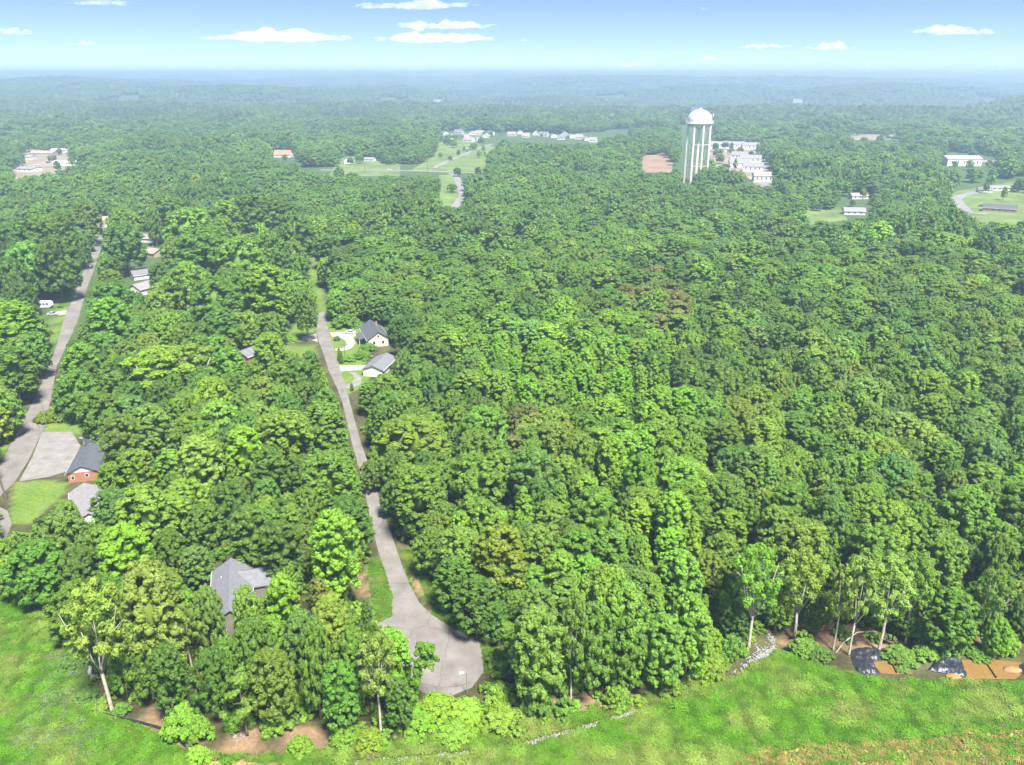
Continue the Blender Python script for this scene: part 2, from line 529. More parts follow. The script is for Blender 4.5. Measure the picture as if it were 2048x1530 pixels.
for nm_, pts, z, m, lb in (
    ('field', [(880, 283), (935, 280), (1000, 297), (990, 344), (820, 342), (870, 310)], .05, FIELD, 'green slope around the far rising road'),
    ('field', [(672, 318), (760, 308), (800, 330), (800, 352), (660, 352)], .05, FIELD, 'green lawn around the small white far house'),
    ('field', [(878, 350), (905, 350), (924, 372), (922, 412), (880, 412)], .05, FIELD, 'yellowish verge inside the far s-bend'),
    ('field', [(1285, 312), (1312, 305), (1345, 308), (1345, 345), (1285, 345)], .05, REDF, 'reddish bare field left of the water tower'),
    ('field', [(1695, 268), (1800, 267), (1800, 280), (1700, 280)], .05, PALEF, 'pale far field right of the water tower'),
    ('field', [(1330, 246), (1375, 246), (1372, 256), (1335, 256)], .05, FIELD, 'small green far field left of the tank'),
    ('field', [(1870, 390), (2090, 352), (2090, 450), (1960, 455), (1880, 425)], .05, FIELD, 'lawns around the brick house at the far edge'),
    ('field', [(1600, 420), (1680, 415), (1695, 440), (1620, 450)], .05, FIELD, 'grass clearing beside the far grey house'),
    ('field', [(-40, 310), (30, 300), (170, 296), (175, 340), (60, 372), (-40, 372)], .05, PALEF, 'bare yards around the far sheds on the left'),
    ('field', [(1418, 287), (1520, 285), (1550, 368), (1520, 378), (1490, 350), (1418, 330)], .05, PALEF, 'ground of the far apartment blocks')):
    sheet(nm_, pxs(pts), z, m, 'structure', lb)
for pts, w, lb in (([(640, 340), (800, 341), (930, 345), (990, 346), (1100, 340)], 9, 'far highway crossing behind the forest'),
                   ([(900, 346), (912, 352), (920, 370), (926, 390), (916, 405), (905, 420)], 7, 'far s-bend road going into the forest'),
                   ([(868, 336), (900, 320), (930, 308), (958, 296), (985, 288)], 7, 'far road rising to the white houses'),
                   ([(1520, 292), (1530, 330), (1545, 372)], 22, 'far wide street beside the apartment blocks'),
                   ([(1440, 300), (1480, 303), (1516, 300)], 14, 'far parking area between the apartment blocks'),
                   ([(2090, 372), (1980, 378), (1920, 392), (1912, 400), (1935, 425), (1975, 428)], 9, 'drive and parking of the far brick house'),
                   ([(30, 330), (90, 322), (170, 322)], 9, 'far street beside the pale sheds')):
    c = [P(*q) for q in pts]
    A, B = [], []
    for i, p in enumerate(c):
        d = (c[min(i + 1, len(c) - 1)] - c[max(i - 1, 0)]); d.z = 0; d.normalize()
        nrm = Vector((-d.y, d.x, 0))
        A.append(p + nrm * w / 2); B.append(p - nrm * w / 2)
    sheet('road', A + B[::-1], .12, HWY, 'structure', lb)

# ------------------------------------------------------------------ trees
def unit(a): return a / np.maximum(np.linalg.norm(a, axis=-1, keepdims=True), 1e-9)

def ico(sub=1):
    bm = bmesh.new()
    bmesh.ops.create_icosphere(bm, subdivisions=sub, radius=1)
    v = np.array([x.co[:] for x in bm.verts]); f = np.array([[a.index for a in q.verts] for q in bm.faces])
    bm.free()
    return v, f
ICO1, ICO2 = ico(1), ico(2)

def leaves_on(g, C, D, SR, n, leaf, droop=0.15):
    """n leaf sprays round every clump centre C (facing D, radius SR) -> verts, quads, shade"""
    k = len(C)
    e = unit(g.normal(size=(k, n, 3)) + 0.55 * D[:, None] + np.array((0, 0, .35)))
    p = C[:, None] + e * (SR[:, None] * g.uniform(.65, 1.1, (k, n)))[..., None]
    nr = unit(e * .75 + D[:, None] * .3 + np.array((0, 0, .3)) + g.normal(size=e.shape) * .38)
    t = unit(np.cross(nr, unit(g.normal(size=e.shape))))
    b = np.cross(nr, t)
    s = (leaf * g.uniform(.65, 1.35, (k, n)))[..., None]
    tip = t * s * .62 - np.array((0, 0, droop)) * s
    V = np.stack([p - t * s * .62, p + b * s * .40, p + tip, p - b * s * .40], 2).reshape(-1, 3)
    Q = np.arange(len(V)).reshape(-1, 4)
    sh = (np.clip(1 + g.normal(size=(k, 1)) * .10 + g.normal(size=(k, n)) * .13, .6, 1.5)).repeat(4).ravel()
    return V, Q, sh

def crown_arrays(seed, lobes, lr, sub, n, leaf, axis_h, core=.66, flat=1.0):
    """lobes (K,3): centres of the foliage masses; lr (K): their radii"""
    g = np.random.default_rng(seed)
    K = len(lobes)
    ax = np.array((0, 0, axis_h))
    outw = unit(lobes - ax)
    d = unit(g.normal(size=(K, sub, 3)) + .75 * outw[:, None] + np.array((0, 0, .55)))
    d[..., 2] *= flat
    c = lobes[:, None] + d * (lr[:, None] * g.uniform(.62, .9, (K, sub)))[..., None]
    sr = (lr[:, None] * g.uniform(.34, .55, (K, sub)))
    V, Q, sh = leaves_on(g, c.reshape(-1, 3), d.reshape(-1, 3), sr.ravel(), n, leaf)
    iv, jf = ICO1
    cv, cf = [], []
    for i in range(K):
        w = iv * (1 + .25 * g.normal(size=(len(iv), 1))) * lr[i] * core * np.array((1, 1, flat))
        cf.append(jf + len(V) + len(cv) * len(iv)); cv.append(w + lobes[i])
    cv = np.concatenate(cv)
    return np.concatenate([V, cv]), [Q, np.concatenate(cf)], np.concatenate([sh, np.full(len(cv), .95)])

def profile_lobes(seed, h, r, zb, kind, K, lrad):
    g = np.random.default_rng(seed + 900)
    t = (np.arange(K) + g.uniform(0, 1, K)) / K
    if kind == 'round': prof = np.sqrt(np.clip(1 - (2 * t * .93 - .86) ** 2, 0, 1)); prof = np.where(t < .35, .72 + .28 * prof, prof)
    elif kind == 'tall': prof = np.sqrt(np.clip(1 - np.abs(2 * t * .94 - .88) ** 2.4, 0, 1)); prof = np.where(t < .4, .7 + .3 * prof, prof)
    elif kind == 'cone': prof = np.clip((1 - t) ** .68, .06, 1) * np.clip(.55 + t * 3, 0, 1)
    else: prof = np.ones(K)
    a = np.arange(K) * 2.39996 + g.normal(size=K) * .35
    rr = prof * (r - lrad * .85) * g.uniform(.82, 1.06, K)
    inner = g.random(K) < .16
    rr[inner] *= .45
    z = zb + lrad * .6 + t * (h - zb - lrad * 1.45)
    lobes = np.stack([rr * np.cos(a), rr * np.sin(a), z], 1)
    # uneven outline
    lobes[:, :2] *= (1 + .14 * np.sin(a * 2 + seed) + .08 * np.sin(a * 3 + 2 * seed))[:, None]
    lr = lrad * g.uniform(.72, 1.22, K) * (.75 + .25 * prof if kind == 'cone' else 1)
    return lobes, lr

def trunk_mb(seed, h, zb, r, base, limbs=5, lean=.4, top=.82):
    g = random.Random(seed)
    m = MB()
    lx, ly = g.uniform(-lean, lean), g.uniform(-lean, lean)
    pts = [(lx * k * k * 1.5 + g.uniform(-.08, .08), ly * k * k * 1.5, h * top * k) for k in (0, .08, .3, .55, .78, 1)]
    m.tube(pts, [base * 1.5, base * 1.05, base * .9, base * .7, base * .45, base * .12], 6)
    for i in range(limbs):
        k = g.uniform(.38, .9)
        z0 = max(zb * .85, h * top * k)
        z0 = min(z0, h * top * .95)
        q = z0 / (h * top)
        a = i * 2.4 + g.uniform(-.4, .4)
        L = r * g.uniform(.5, .85) * (1.15 - .5 * q)
        s0 = Vector((lx * q * q * 1.5, ly * q * q * 1.5, z0))
        e = s0 + Vector((math.cos(a) * L, math.sin(a) * L, L * g.uniform(.5, 1.0)))
        mid = s0.lerp(e, .5) + Vector((0, 0, -.12 * L))
        m.tube([s0, mid, e], [base * .38, base * .25, base * .06], 5)
    return m

class Proto: pass
def make_proto(kind, seed, lod=0):
    p = Proto(); p.kind = kind
    g = np.random.default_rng(seed)
    q = 1 if lod == 0 else 0
    bark = BARK
    if kind == 'round':
        p.h, p.r, zb = 18.0, 5.6, 3.6
        lo, lr = profile_lobes(seed, p.h, p.r, zb, 'round', 150 if q else 46, .98 if q else 1.55)
        A = crown_arrays(seed, lo, lr, 5 if q else 4, 23 if q else 13, .32 if q else .66, 8, core=.74)
    elif kind == 'tall':
        p.h, p.r, zb = 21.0, 4.4, 4.8
        lo, lr = profile_lobes(seed, p.h, p.r, zb, 'tall', 150 if q else 46, .90 if q else 1.4)
        A = crown_arrays(seed, lo, lr, 5 if q else 4, 23 if q else 13, .31 if q else .64, 9, core=.74)
    elif kind == 'cone':
        p.h, p.r, zb = 16.5, 3.1, 2.5
        lo, lr = profile_lobes(seed, p.h, p.r, zb, 'cone', 105 if q else 34, .74 if q else 1.1)
        A = crown_arrays(seed, lo, lr, 5 if q else 4, 22 if q else 12, .30 if q else .6, 8, core=.72)
    elif kind == 'pine':
        p.h, p.r, zb = 19.0, 4.0, 7.5
        K = 34 if q else 16
        t = g.uniform(0, 1, K)
        a = np.arange(K) * 2.4
        rr = (1 - t * .72) * p.r * g.uniform(.45, 1.0, K)
        lo = np.stack([rr * np.cos(a), rr * np.sin(a), zb + 1 + np.round(t * 7) / 7 * (p.h - zb - 1.6) + g.normal(size=K) * .15], 1)
        lr = g.uniform(.8, 1.25, K) * (1 if q else 1.4)
        A = crown_arrays(seed, lo, lr, 8 if q else 4, 26 if q else 12, .42 if q else 1.0, 10, core=.45, flat=.5)
    elif kind == 'pale':
        p.h, p.r, zb = 20.0, 4.6, 8.5
        bark = PALE_BARK
        K = 30 if q else 14
        t = (np.arange(K) + .5) / K
        a = np.arange(K) * 2.39996
        rr = p.r * (.45 + .5 * np.sin(np.pi * (t * .9 + .1))) * g.uniform(.55, 1, K)
        lo = np.stack([rr * np.cos(a), rr * np.sin(a), zb + 1 + t * (p.h - zb - 2)], 1)
        lr = g.uniform(.95, 1.55, K)
        A = crown_arrays(seed, lo, lr, 8 if q else 4, 30 if q else 12, .35 if q else .9, 9, core=.40)
    elif kind == 'vine':
        p.h, p.r, zb = 12.0, 1.9, .3
        K = 34
        t = (np.arange(K) + .5) / K
        a = np.arange(K) * 2.39996
        rr = p.r * (.55 + .25 * np.sin(t * 9 + seed)) * (1 - .45 * t) * g.uniform(.5, 1, K)
        lo = np.stack([rr * np.cos(a) + .5 * np.sin(t * 3 + seed), rr * np.sin(a), zb + .5 + t * (p.h - 1.2)], 1)
        lr = g.uniform(.6, 1.05, K)
        A = crown_arrays(seed, lo, lr, 8, 30, .33, 5)
    else:   # bush
        p.h, p.r, zb = 3.0, 2.2, 0.05
        K = 22 if q else 9
        t = (np.arange(K) + .5) / K
        a = np.arange(K) * 2.39996
        rr = p.r * np.sqrt(1 - t) * g.uniform(.6, .95, K)
        lo = np.stack([rr * np.cos(a), rr * np.sin(a), .35 + t * (p.h - .95) * g.uniform(.7, 1.05, K)], 1)
        lr = g.uniform(.5, .85, K)
        A = crown_arrays(seed, lo, lr, 9 if q else 5, 26 if q else 12, .27 if q else .5, 0)
    if kind in ('round', 'tall', 'cone'):     # dense inner foliage mass
        V, Q, sh = A
        iv, jf = ICO2
        ce = np.array((0, 0, zb + (p.h - zb) * (.5 if kind != 'cone' else .38)))
        w = iv * np.array((p.r * .46, p.r * .46, (p.h - zb) * (.30 if kind != 'cone' else .24))) * (1 + .12 * g.normal(size=(len(iv), 1))) + ce
        A = (np.concatenate([V, w]), [Q[0], np.concatenate([Q[1], jf + len(V)])], np.concatenate([sh, np.full(len(w), .95)]))
    p.A = A
    if kind == 'pale':
        m = MB(); gr = random.Random(seed)
        hf = gr.uniform(5.5, 8.5)
        ln = gr.uniform(-.9, .9)
        m.tube([(0, 0, 0), (ln * .1, 0, .6), (ln * .5, .1, hf * .55), (ln, 0, hf)], [.46, .34, .29, .25], 7)
        for k in range(5):
            an = k * 1.26 + gr.uniform(-.3, .3)
            L = p.r * gr.uniform(.5, .95)
            s0 = Vector((ln, 0, hf - gr.uniform(0, 1.2)))
            e = Vector((ln * .6 + math.cos(an) * L, math.sin(an) * L, p.h * gr.uniform(.72, .92)))
            mid = s0.lerp(e, .45) + Vector((math.cos(an) * .5, math.sin(an) * .5, -.3))
            m.tube([s0, mid, e], [.2, .14, .03], 5)
            for _ in range(2):
                w = mid.lerp(e, gr.uniform(.1, .6)); a2 = an + gr.uniform(-1, 1)
                m.tube([w, w + Vector((math.cos(a2) * 1.6, math.sin(a2) * 1.6, gr.uniform(.8, 2)))], [.09, .02], 4)
    else:
        base = {'round': .34, 'tall': .30, 'cone': .2, 'pine': .25, 'vine': .16, 'bush': .07}[kind]
        m = trunk_mb(seed, p.h, zb, p.r, base, limbs=(6 if q else 0) if kind != 'bush' else 3)
    p.T, p.bark = m, bark
    return p
def crown_mesh(p, name='crown'):
    V, Q, sh = p.A
    return np_mesh(name, V, Q, [LEAF], None, sh)
def joint_mesh(p, name):
    V, Q, sh = p.A
    tv = np.array([tuple(v) for v in p.T.v]); n = len(V)
    t4 = np.array([f for f in p.T.f if len(f) == 4]) + n
    nq = [len(q) for q in Q]
    mi = np.concatenate([np.zeros(sum(nq)), np.ones(len(t4))])
    return np_mesh(name, np.concatenate([V, tv]), list(Q) + [t4], [LEAF, p.bark], mi, np.concatenate([sh, np.ones(len(tv))]))

KINDS_T = {'round': 4, 'tall': 4, 'cone': 3, 'pine': 2, 'pale': 3, 'vine': 2, 'bush': 3}
PROTO, CM, TM = {}, {}, {}
for k, cnt in KINDS_T.items():
    for i in range(cnt):
        p = make_proto(k, 11 + 37 * i + len(k) * 101)
        PROTO[k, i] = p
        CM[k, i] = crown_mesh(p, 'crown')
        TM[k, i] = p.T.mesh('trunk', p.bark, True)

TINT = {'d': (.094, .172, .034), 'm': (.118, .215, .036), 'l': (.150, .262, .040), 'b': (.165, .300, .034), 'o': (.150, .230, .038),
        'y': (.165, .258, .056), 't': (.160, .180, .060), 'g': (.115, .205, .052)}
CNAME = {'d': 'dark green', 'm': 'mid green', 'l': 'fresh green', 'b': 'bright yellow-green', 'o': 'olive green', 'y': 'pale yellowish', 't': 'brownish', 'g': 'grey-green'}
SNAME = {'round': 'round', 'tall': 'tall', 'cone': 'pointed', 'pine': 'layered', 'pale': 'pale-branched', 'vine': 'vine-smothered'}
ONAME = {'round': 'broadleaf_tree', 'tall': 'broadleaf_tree', 'cone': 'conical_tree', 'pine': 'pine_tree', 'pale': 'pale_branched_tree', 'vine': 'vine_covered_tree'}
SH = {'r': 'round', 't': 'tall', 'c': 'cone', 'p': 'pine', 's': 'pale', 'v': 'vine'}

# traced from the photograph: crown top x, y, crown width (pixels), colour, shape [, base x, base y]
TR = """20 600 110 b t;60 640 95 l t;15 690 95 m t;45 742 95 m t;18 800 80 d r;88 676 24 m r
210 592 92 b t;158 683 80 b r;150 738 85 m r;215 558 105 m r;270 566 70 m r;175 640 60 m r;205 660 70 m r;185 780 80 m r;200 705 50 d r
165 393 75 o r;120 418 85 m r;60 428 95 m r;18 440 80 d r;158 448 60 m r;100 468 85 m r;50 480 88 l r;18 512 80 d r;150 500 55 d r;85 520 88 m r;130 545 55 m r;35 552 80 d r;105 562 60 l r
240 438 94 d r;238 414 58 l r;300 393 60 o r;330 384 85 m r;310 428 58 d r;375 412 98 l r;445 398 78 l t;345 468 60 l r;410 448 120 m r;475 470 110 m r;500 384 100 d r;548 394 98 d r;585 420 75 d r;440 430 70 m r;535 460 70 m r;585 470 70 o r;520 490 60 o r
315 520 52 d r;372 520 85 l r;348 556 62 o r;425 550 118 m r;530 526 95 b t;478 534 80 m r;605 555 70 m t;590 500 60 m r
312 575 52 l t;285 590 40 o r;270 640 62 m r;292 664 60 o r;335 622 62 l r;365 645 66 l r;400 640 70 m r;430 668 58 l t;452 692 66 l t;395 664 58 l r;250 678 66 o r;228 706 60 o r;300 684 62 o r;372 690 120 o s;318 694 140 b s;418 754 92 b r;462 742 62 m r;484 722 58 m r;415 720 60 m r;255 760 60 d r;365 780 60 m r
535 658 74 l t;578 702 58 m r;618 690 56 m r;600 716 74 m r;646 733 36 b c;556 724 66 m r;592 744 58 o r;650 768 76 m r;522 752 56 o r;492 776 66 m r;505 700 50 m r;560 770 60 m r
640 798 116 m t;574 818 96 o t;508 802 58 y t;432 800 88 l r;380 822 76 l r;298 804 76 y t;236 826 100 o r;332 838 56 y r;352 872 50 m r;308 864 46 o r;484 850 84 b t;388 870 86 y t;262 896 84 l t;342 896 62 l t;216 922 52 l r;272 926 72 l r;534 890 84 m t;655 900 112 m t;688 888 54 d r;466 820 60 m r;600 870 60 m r
282 970 104 l t;340 986 74 l t;575 984 44 o t;452 962 92 d r;405 1005 76 m r;498 1010 90 d t;240 1046 108 b t;112 1008 130 g r;62 1082 116 m r;152 1092 92 d r;28 1104 76 l r;470 1066 62 l r;666 1020 88 b t 680 1215;720 1026 56 o t 735 1200;636 1092 62 m r;690 1110 52 l r;560 1040 90 d t;600 1050 70 d r;330 1060 80 d r;540 1080 60 d r
386 1090 58 g t;322 1124 128 y t 330 1385;200 1170 120 y s 226 1425;374 1210 58 y s 384 1335;426 1158 60 g r 430 1310;518 1150 88 l t 508 1330;580 1150 68 b t 578 1300;578 1122 50 m r;638 1150 42 t t;618 1220 62 g t 620 1400;672 1206 68 o t 668 1370;730 1186 50 d c;748 1262 80 y s 762 1465;562 1298 86 m t 558 1460;478 1278 66 m r 470 1400;684 1322 76 m t 690 1470;640 1242 52 m r 642 1440;440 1300 66 d r 438 1440;528 1238 62 m r 522 1400;700 1260 70 m t 716 1430;300 1240 70 m r 308 1405;810 1360 60 d t 800 1462;345 1290 60 d t 350 1440;250 1260 50 l r 256 1395
820 832 150 o r;748 893 34 l c;740 918 52 d r;835 930 108 m t;946 906 114 m r;952 858 88 m r;966 810 104 l r;1012 902 56 d t;1066 894 102 g r;1130 908 62 l t;1160 934 68 m r;1196 976 112 m r;1100 1000 70 m r;922 1052 88 g t;1002 1046 104 o t;1076 1050 78 o t;1042 1040 56 d r;1122 1102 82 l t;908 1112 78 m t;952 1150 86 d t;1012 1112 76 m t;1076 1172 86 m t;780 960 60 d r;880 1000 70 d r
1182 1112 70 b t;1216 1132 94 l r 1204 1345;1248 1166 108 l r 1240 1362;1340 1188 72 l t 1368 1372;1086 1212 102 y t 1072 1422;1142 1190 66 o s 1142 1405;1184 1205 82 m r 1180 1390;1412 1184 32 b c;1262 1244 68 m r 1256 1385;1372 1226 56 o t 1388 1348;1306 1232 84 l t 1322 1392;1448 1182 26 b v;1516 1094 100 b s 1497 1295;1604 1096 92 o s 1590 1266;1682 1132 52 o s 1666 1300;1718 1120 76 y s 1697 1310;1786 1120 92 y s 1757 1302;1846 1110 70 l s 1811 1286;1902 1178 92 m t 1884 1308;1988 1140 66 o s 1965 1290;2002 1232 54 b r;2044 1160 60 o t;1940 1200 60 m r;1475 1200 60 d r
1892 1060 108 l r;1760 1052 126 m r;1786 1002 106 l r;1612 1040 124 y r;1936 1084 64 g r;1996 1036 66 b r;1946 970 106 l r;1672 1060 34 b c;1392 1030 52 b c;1345 1056 62 b t;1540 1092 56 o r;1450 1064 70 o r;1560 1010 80 o r;1655 1090 70 m r;1700 1090 60 o r;1290 1068 52 b c;1240 1040 60 l t;1330 1120 60 m r;1420 1100 66 o r;1480 1110 60 m t;1580 1130 60 d r;1830 1140 60 m r
1070 1130 60 l t;1030 1180 60 m r;990 1200 64 d r;1020 1250 60 m v;1130 1270 50 m v;1200 1270 52 m r;1250 1300 50 m r;1420 1250 50 b r;1560 1180 60 m r;1640 1180 60 d r;1760 1180 60 m r;1830 1200 60 m r"""
TREES = []      # dicts: x y h r colour kind
for row in TR.replace('\n', ';').split(';'):
    q = row.split()
    if not q: continue
    x, y, w, c, s = float(q[0]), float(q[1]), float(q[2]), q[3], SH[q[4]]
    if len(q) > 5:
        b = P(float(q[5]), float(q[6]))
        h = z_for(b.x, b.y, y)
    else:
        wm = w * proj(*P(x, y + 3, 15))[2] / F
        a_, lo_, hi_ = {'round': (1.25, 9, 18), 'tall': (1.6, 10, 20), 'cone': (2.6, 8, 17), 'pine': (1.6, 10, 18), 'pale': (1.5, 11, 19), 'vine': (3, 7, 12)}[s]
        hi_ *= 1 + .75 * min(1, max(0, (680 - y) / 220))
        h = min(max(wm * a_ + 1.5, lo_), hi_) * random.uniform(.95, 1.05)
        b = P(x, y + 3, h)
    dep = proj(b.x, b.y, h)[2]
    r_w = w / 2 * dep / F
    r_w = max(r_w, min(1.3 * r_w, h / {'round': 3.8, 'tall': 5.0}.get(s, 99)))
    TREES.append(dict(x=b.x, y=b.y, h=h, r=r_w, c=c, k=s, traced=True, src=row))

# what the photograph shows of ground, roofs and roads: nothing grows in front of it
VIS = [[(736, 1010), (758, 1108), (776, 1161), (785, 1193), (770, 1235), (800, 1260), (840, 1300), (850, 1370), (898, 1394), (944, 1375), (967, 1344), (966, 1318), (957, 1282), (902, 1255), (866, 1231), (839, 1206), (820, 1170), (802, 1125), (784, 1072), (764, 1010)],
       [(990, 1700), (1010, 1480), (1280, 1415), (1420, 1365), (1480, 1340), (1540, 1270), (1600, 1300), (1700, 1300), (2200, 1285), (2200, 1700)],
       [(-300, 1180), (0, 1190), (100, 1212), (140, 1290), (190, 1400), (240, 1405), (480, 1445), (480, 1495), (990, 1490), (990, 1700), (-300, 1700)],
       [(0, 890), (60, 850), (85, 860), (150, 855), (166, 893), (180, 905), (180, 965), (174, 1028), (158, 1032), (140, 975), (100, 1010), (40, 1050), (0, 1090)],
       [(77, 790), (101, 722), (113, 691), (126, 640), (144, 601), (159, 562), (176, 522), (193, 479), (196, 466), (207, 466), (204, 490), (190, 537), (171, 575), (158, 640), (132, 689), (113, 725), (105, 790)],
       [(52, 596), (108, 594), (140, 590), (128, 650), (104, 715), (92, 705), (97, 650), (70, 625)],
       [(258, 533), (296, 530), (296, 556), (306, 566), (296, 585), (280, 596), (266, 594), (262, 570), (248, 552)],
       [(284, 464), (310, 464), (312, 486), (328, 490), (326, 515), (286, 515)], [(483, 452), (505, 452), (505, 467), (488, 465)],
       [(633, 625), (653, 625), (662, 655), (720, 648), (738, 636), (780, 660), (774, 695), (756, 706), (788, 708), (785, 735), (750, 747), (728, 772), (697, 790), (702, 812), (685, 812), (655, 745), (640, 705), (565, 694), (556, 684), (600, 660), (628, 664)],
       [(488, 683), (517, 683), (517, 718), (490, 716)],
       [(686, 805), (702, 805), (717, 860), (731, 918), (712, 918), (696, 870)], [(77, 778), (106, 788), (90, 858), (58, 852), (46, 843)], [(734, 985), (752, 985), (766, 1030), (740, 1030)],
       [(430, 1142), (462, 1113), (500, 1132), (542, 1122), (545, 1152), (475, 1158), (466, 1216), (452, 1216), (438, 1195)], [(443, 1246), (468, 1246), (468, 1276), (446, 1276)],
       [(1362, 364), (1370, 214), (1426, 214), (1426, 262), (1414, 330), (1388, 336), (1382, 364)],
       [(612, 475), (618, 475), (632, 530), (650, 622), (640, 626), (622, 566), (613, 520)],
       [(800, 1120), (822, 1130), (850, 1130), (880, 1190), (960, 1270), (985, 1330), (960, 1300), (868, 1232)],
       [(765, 1110), (785, 1190), (780, 1235), (750, 1225), (742, 1190), (700, 1190), (700, 1150), (720, 1142), (745, 1165)],
       [(880, 284), (935, 282), (985, 290), (960, 344), (870, 340), (815, 342), (870, 312)], [(680, 311), (712, 311), (712, 331), (690, 334)], [(728, 316), (752, 316), (752, 326), (730, 328)], [(715, 337), (800, 336), (930, 339), (930, 348), (720, 350)],
       [(885, 346), (912, 346), (926, 372), (926, 400), (908, 414), (882, 405)], [(1285, 312), (1330, 306), (1344, 340), (1290, 345)],
       [(880, 262), (995, 262), (995, 290), (885, 284)], [(1010, 264), (1195, 270), (1195, 288), (1015, 282)], [(1700, 268), (1795, 268), (1795, 279), (1705, 280)],
       [(1424, 286), (1520, 286), (1546, 368), (1522, 374), (1495, 345), (1430, 318)], [(1885, 314), (1990, 314), (1990, 334), (1885, 336)],
       [(1910, 372), (2080, 352), (2080, 440), (1960, 440), (1915, 412), (1905, 395)], [(1682, 388), (1738, 388), (1738, 434), (1684, 440), (1620, 440), (1612, 424), (1682, 416)],
       [(546, 301), (588, 301), (588, 320), (550, 320)], [(45, 306), (134, 300), (134, 313), (60, 322)], [(28, 330), (110, 322), (166, 322), (120, 336), (62, 350), (30, 350)], [(860, 198), (892, 198), (892, 209), (864, 210)],
       [(188, 432), (214, 428), (214, 456), (192, 460)], [(185, 850), (212, 850), (212, 862), (188, 866)]]
ANCH = [(1180, 700, 'b'), (1130, 640, 'b'), (1200, 760, 'b'), (1290, 830, 'b'), (1330, 840, 'l'), (1220, 700, 'b'), (1370, 800, 'b'), (1400, 970, 'b'), (960, 660, 'l'), (1180, 920, 'b'), (1240, 960, 'l'), (1320, 1000, 'b'), (1050, 590, 'l'), (1420, 780, 'l'), (1050, 640, 'b'), (1000, 690, 'b'), (1100, 700, 'b'), (1150, 760, 'b'), (1080, 740, 'b'), (1240, 640, 'l'), (1340, 760, 'b'), (1300, 710, 'b'), (1250, 800, 'b'), (1300, 880, 'b'), (1350, 930, 'b'), (1260, 900, 'b'),
        (1200, 850, 'm'), (1100, 850, 'o'), (1060, 820, 't'), (1150, 880, 'o'), (1400, 900, 'l'), (1450, 850, 'm'), (1500, 760, 'o'), (1430, 720, 'd'), (1330, 560, 't'), (1320, 600, 't'), (1600, 700, 'o'), (1750, 720, 'y'), (1850, 780, 'o'),
        (1700, 600, 'm'), (1800, 560, 'g'), (1950, 560, 'o'), (1990, 620, 'o'), (1900, 650, 'm'), (1650, 520, 'l'), (1500, 520, 'l'), (1200, 520, 'm'), (1000, 550, 'm'), (900, 520, 'm'), (900, 600, 'm'), (850, 650, 'd'), (900, 760, 'd'),
        (830, 770, 'm'), (980, 800, 'l'), (1500, 960, 'o'), (1600, 960, 'o'), (1560, 900, 'l'), (1650, 880, 'm'), (1720, 830, 'l'), (1900, 900, 'm'), (1850, 880, 'o'), (2000, 860, 'g'), (1990, 930, 'm'), (1450, 1040, 'b'),
        (1380, 1010, 'o'), (1480, 1050, 'o'), (1700, 1000, 'g'), (700, 560, 'l'), (760, 600, 'm'), (700, 500, 'd'), (800, 480, 'm'), (800, 560, 'o'), (1400, 640, 'l'), (1180, 600, 'd'), (1560, 620, 'g'), (1420, 560, 'd'), (1850, 480, 'g'), (1600, 480, 'd'), (1800, 660, 'g'), (1950, 740, 'm'), (1800, 820, 'y')]
MIXC = list('mmmmmmmlllllllddddoooggb')
AX = np.array([(a, b) for a, b, _ in ANCH], float)
def pick_colour(px, py, g):
    d = np.hypot(AX[:, 0] - px, (AX[:, 1] - py) * 1.3)
    i = int(np.argmin(d))
    if d[i] < 95 and g.random() < (.82 if ANCH[i][2] == 'b' else .6): return ANCH[i][2]
    return g.choice(MIXC)
def pick_kind(c, py, g):
    u = g.random()
    if c == 'b': return 'cone' if u < .55 else 'tall'
    if c in 'l': return 'cone' if u < .2 else ('tall' if u < .6 else 'round')
    if c == 't': return 'pine' if u < .7 else 'round'
    if c == 'o': return 'pine' if u < .3 else 'round'
    return 'round' if u < .62 else 'tall'

def blocked(X, Y, h, r, zb):
    """True where any part of a tree would stand before something the photograph shows"""
    bad = np.zeros(len(X), bool)
    for dx, zz in ((0, 0 * h + .2), (0, h), (0, h * .8), (-.85, h * .75), (.85, h * .75), (-.9, h * .5), (.9, h * .5), (0, h * .5), (0, h * .3), (-.7, h * .3), (.7, h * .3), (-.5, h * .95), (.5, h * .95)):
        a, b, _ = proj(X + dx * r, Y, zb + zz)
        for poly in VIS: bad |= inpoly(a, b, poly)
    return bad

def jitter_grid(y0, y1, s, half):
    ys = np.arange(y0, y1, s * .87)
    out_ = []
    for i, yy in enumerate(ys):
        w = half * yy + 24
        xs = np.arange(-w, w, s) + (s / 2 if i % 2 else 0)
        out_.append(np.stack([xs, np.full(len(xs), yy)], 1))
    a = np.concatenate(out_)
    return a + rng.uniform(-.42, .42, a.shape) * s

GXB, GZB = [q.ravel() for q in np.meshgrid((-.85, -.5, 0, .5, .85), (.3, .5, .75, .95))]
def n_block(t):
    a_, b_, _ = proj(t['x'] + GXB * t['r'], t['y'], GZB * t['h'])
    return sum(int(inpoly(a_, b_, poly).sum()) for poly in VIS)
for t in TREES:
    r0 = t['r']
    while n_block(t) > 1 and t['r'] > .55 * r0:
        t['r'] *= .9; t['h'] *= .97
TREES = [t for t in TREES if n_block(t) < 4]
cand = np.concatenate([jitter_grid(104, 230, 6.6, .66), jitter_grid(230, 340, 7.6, .66), jitter_grid(340, 470, 9.0, .66)])
grow = 1 + .55 * smooth(180, 470, cand[:, 1])
uu = rng.random(len(cand)); rr = (2.9 + 3.1 * uu ** 2.2) * grow
hh = (10.2 + 5.2 * uu ** 1.2 + rng.normal(0, 1.3, len(cand))) * (1 + .25 * (grow - 1))
tx = np.array([(t['x'], t['y'], t['r']) for t in TREES])
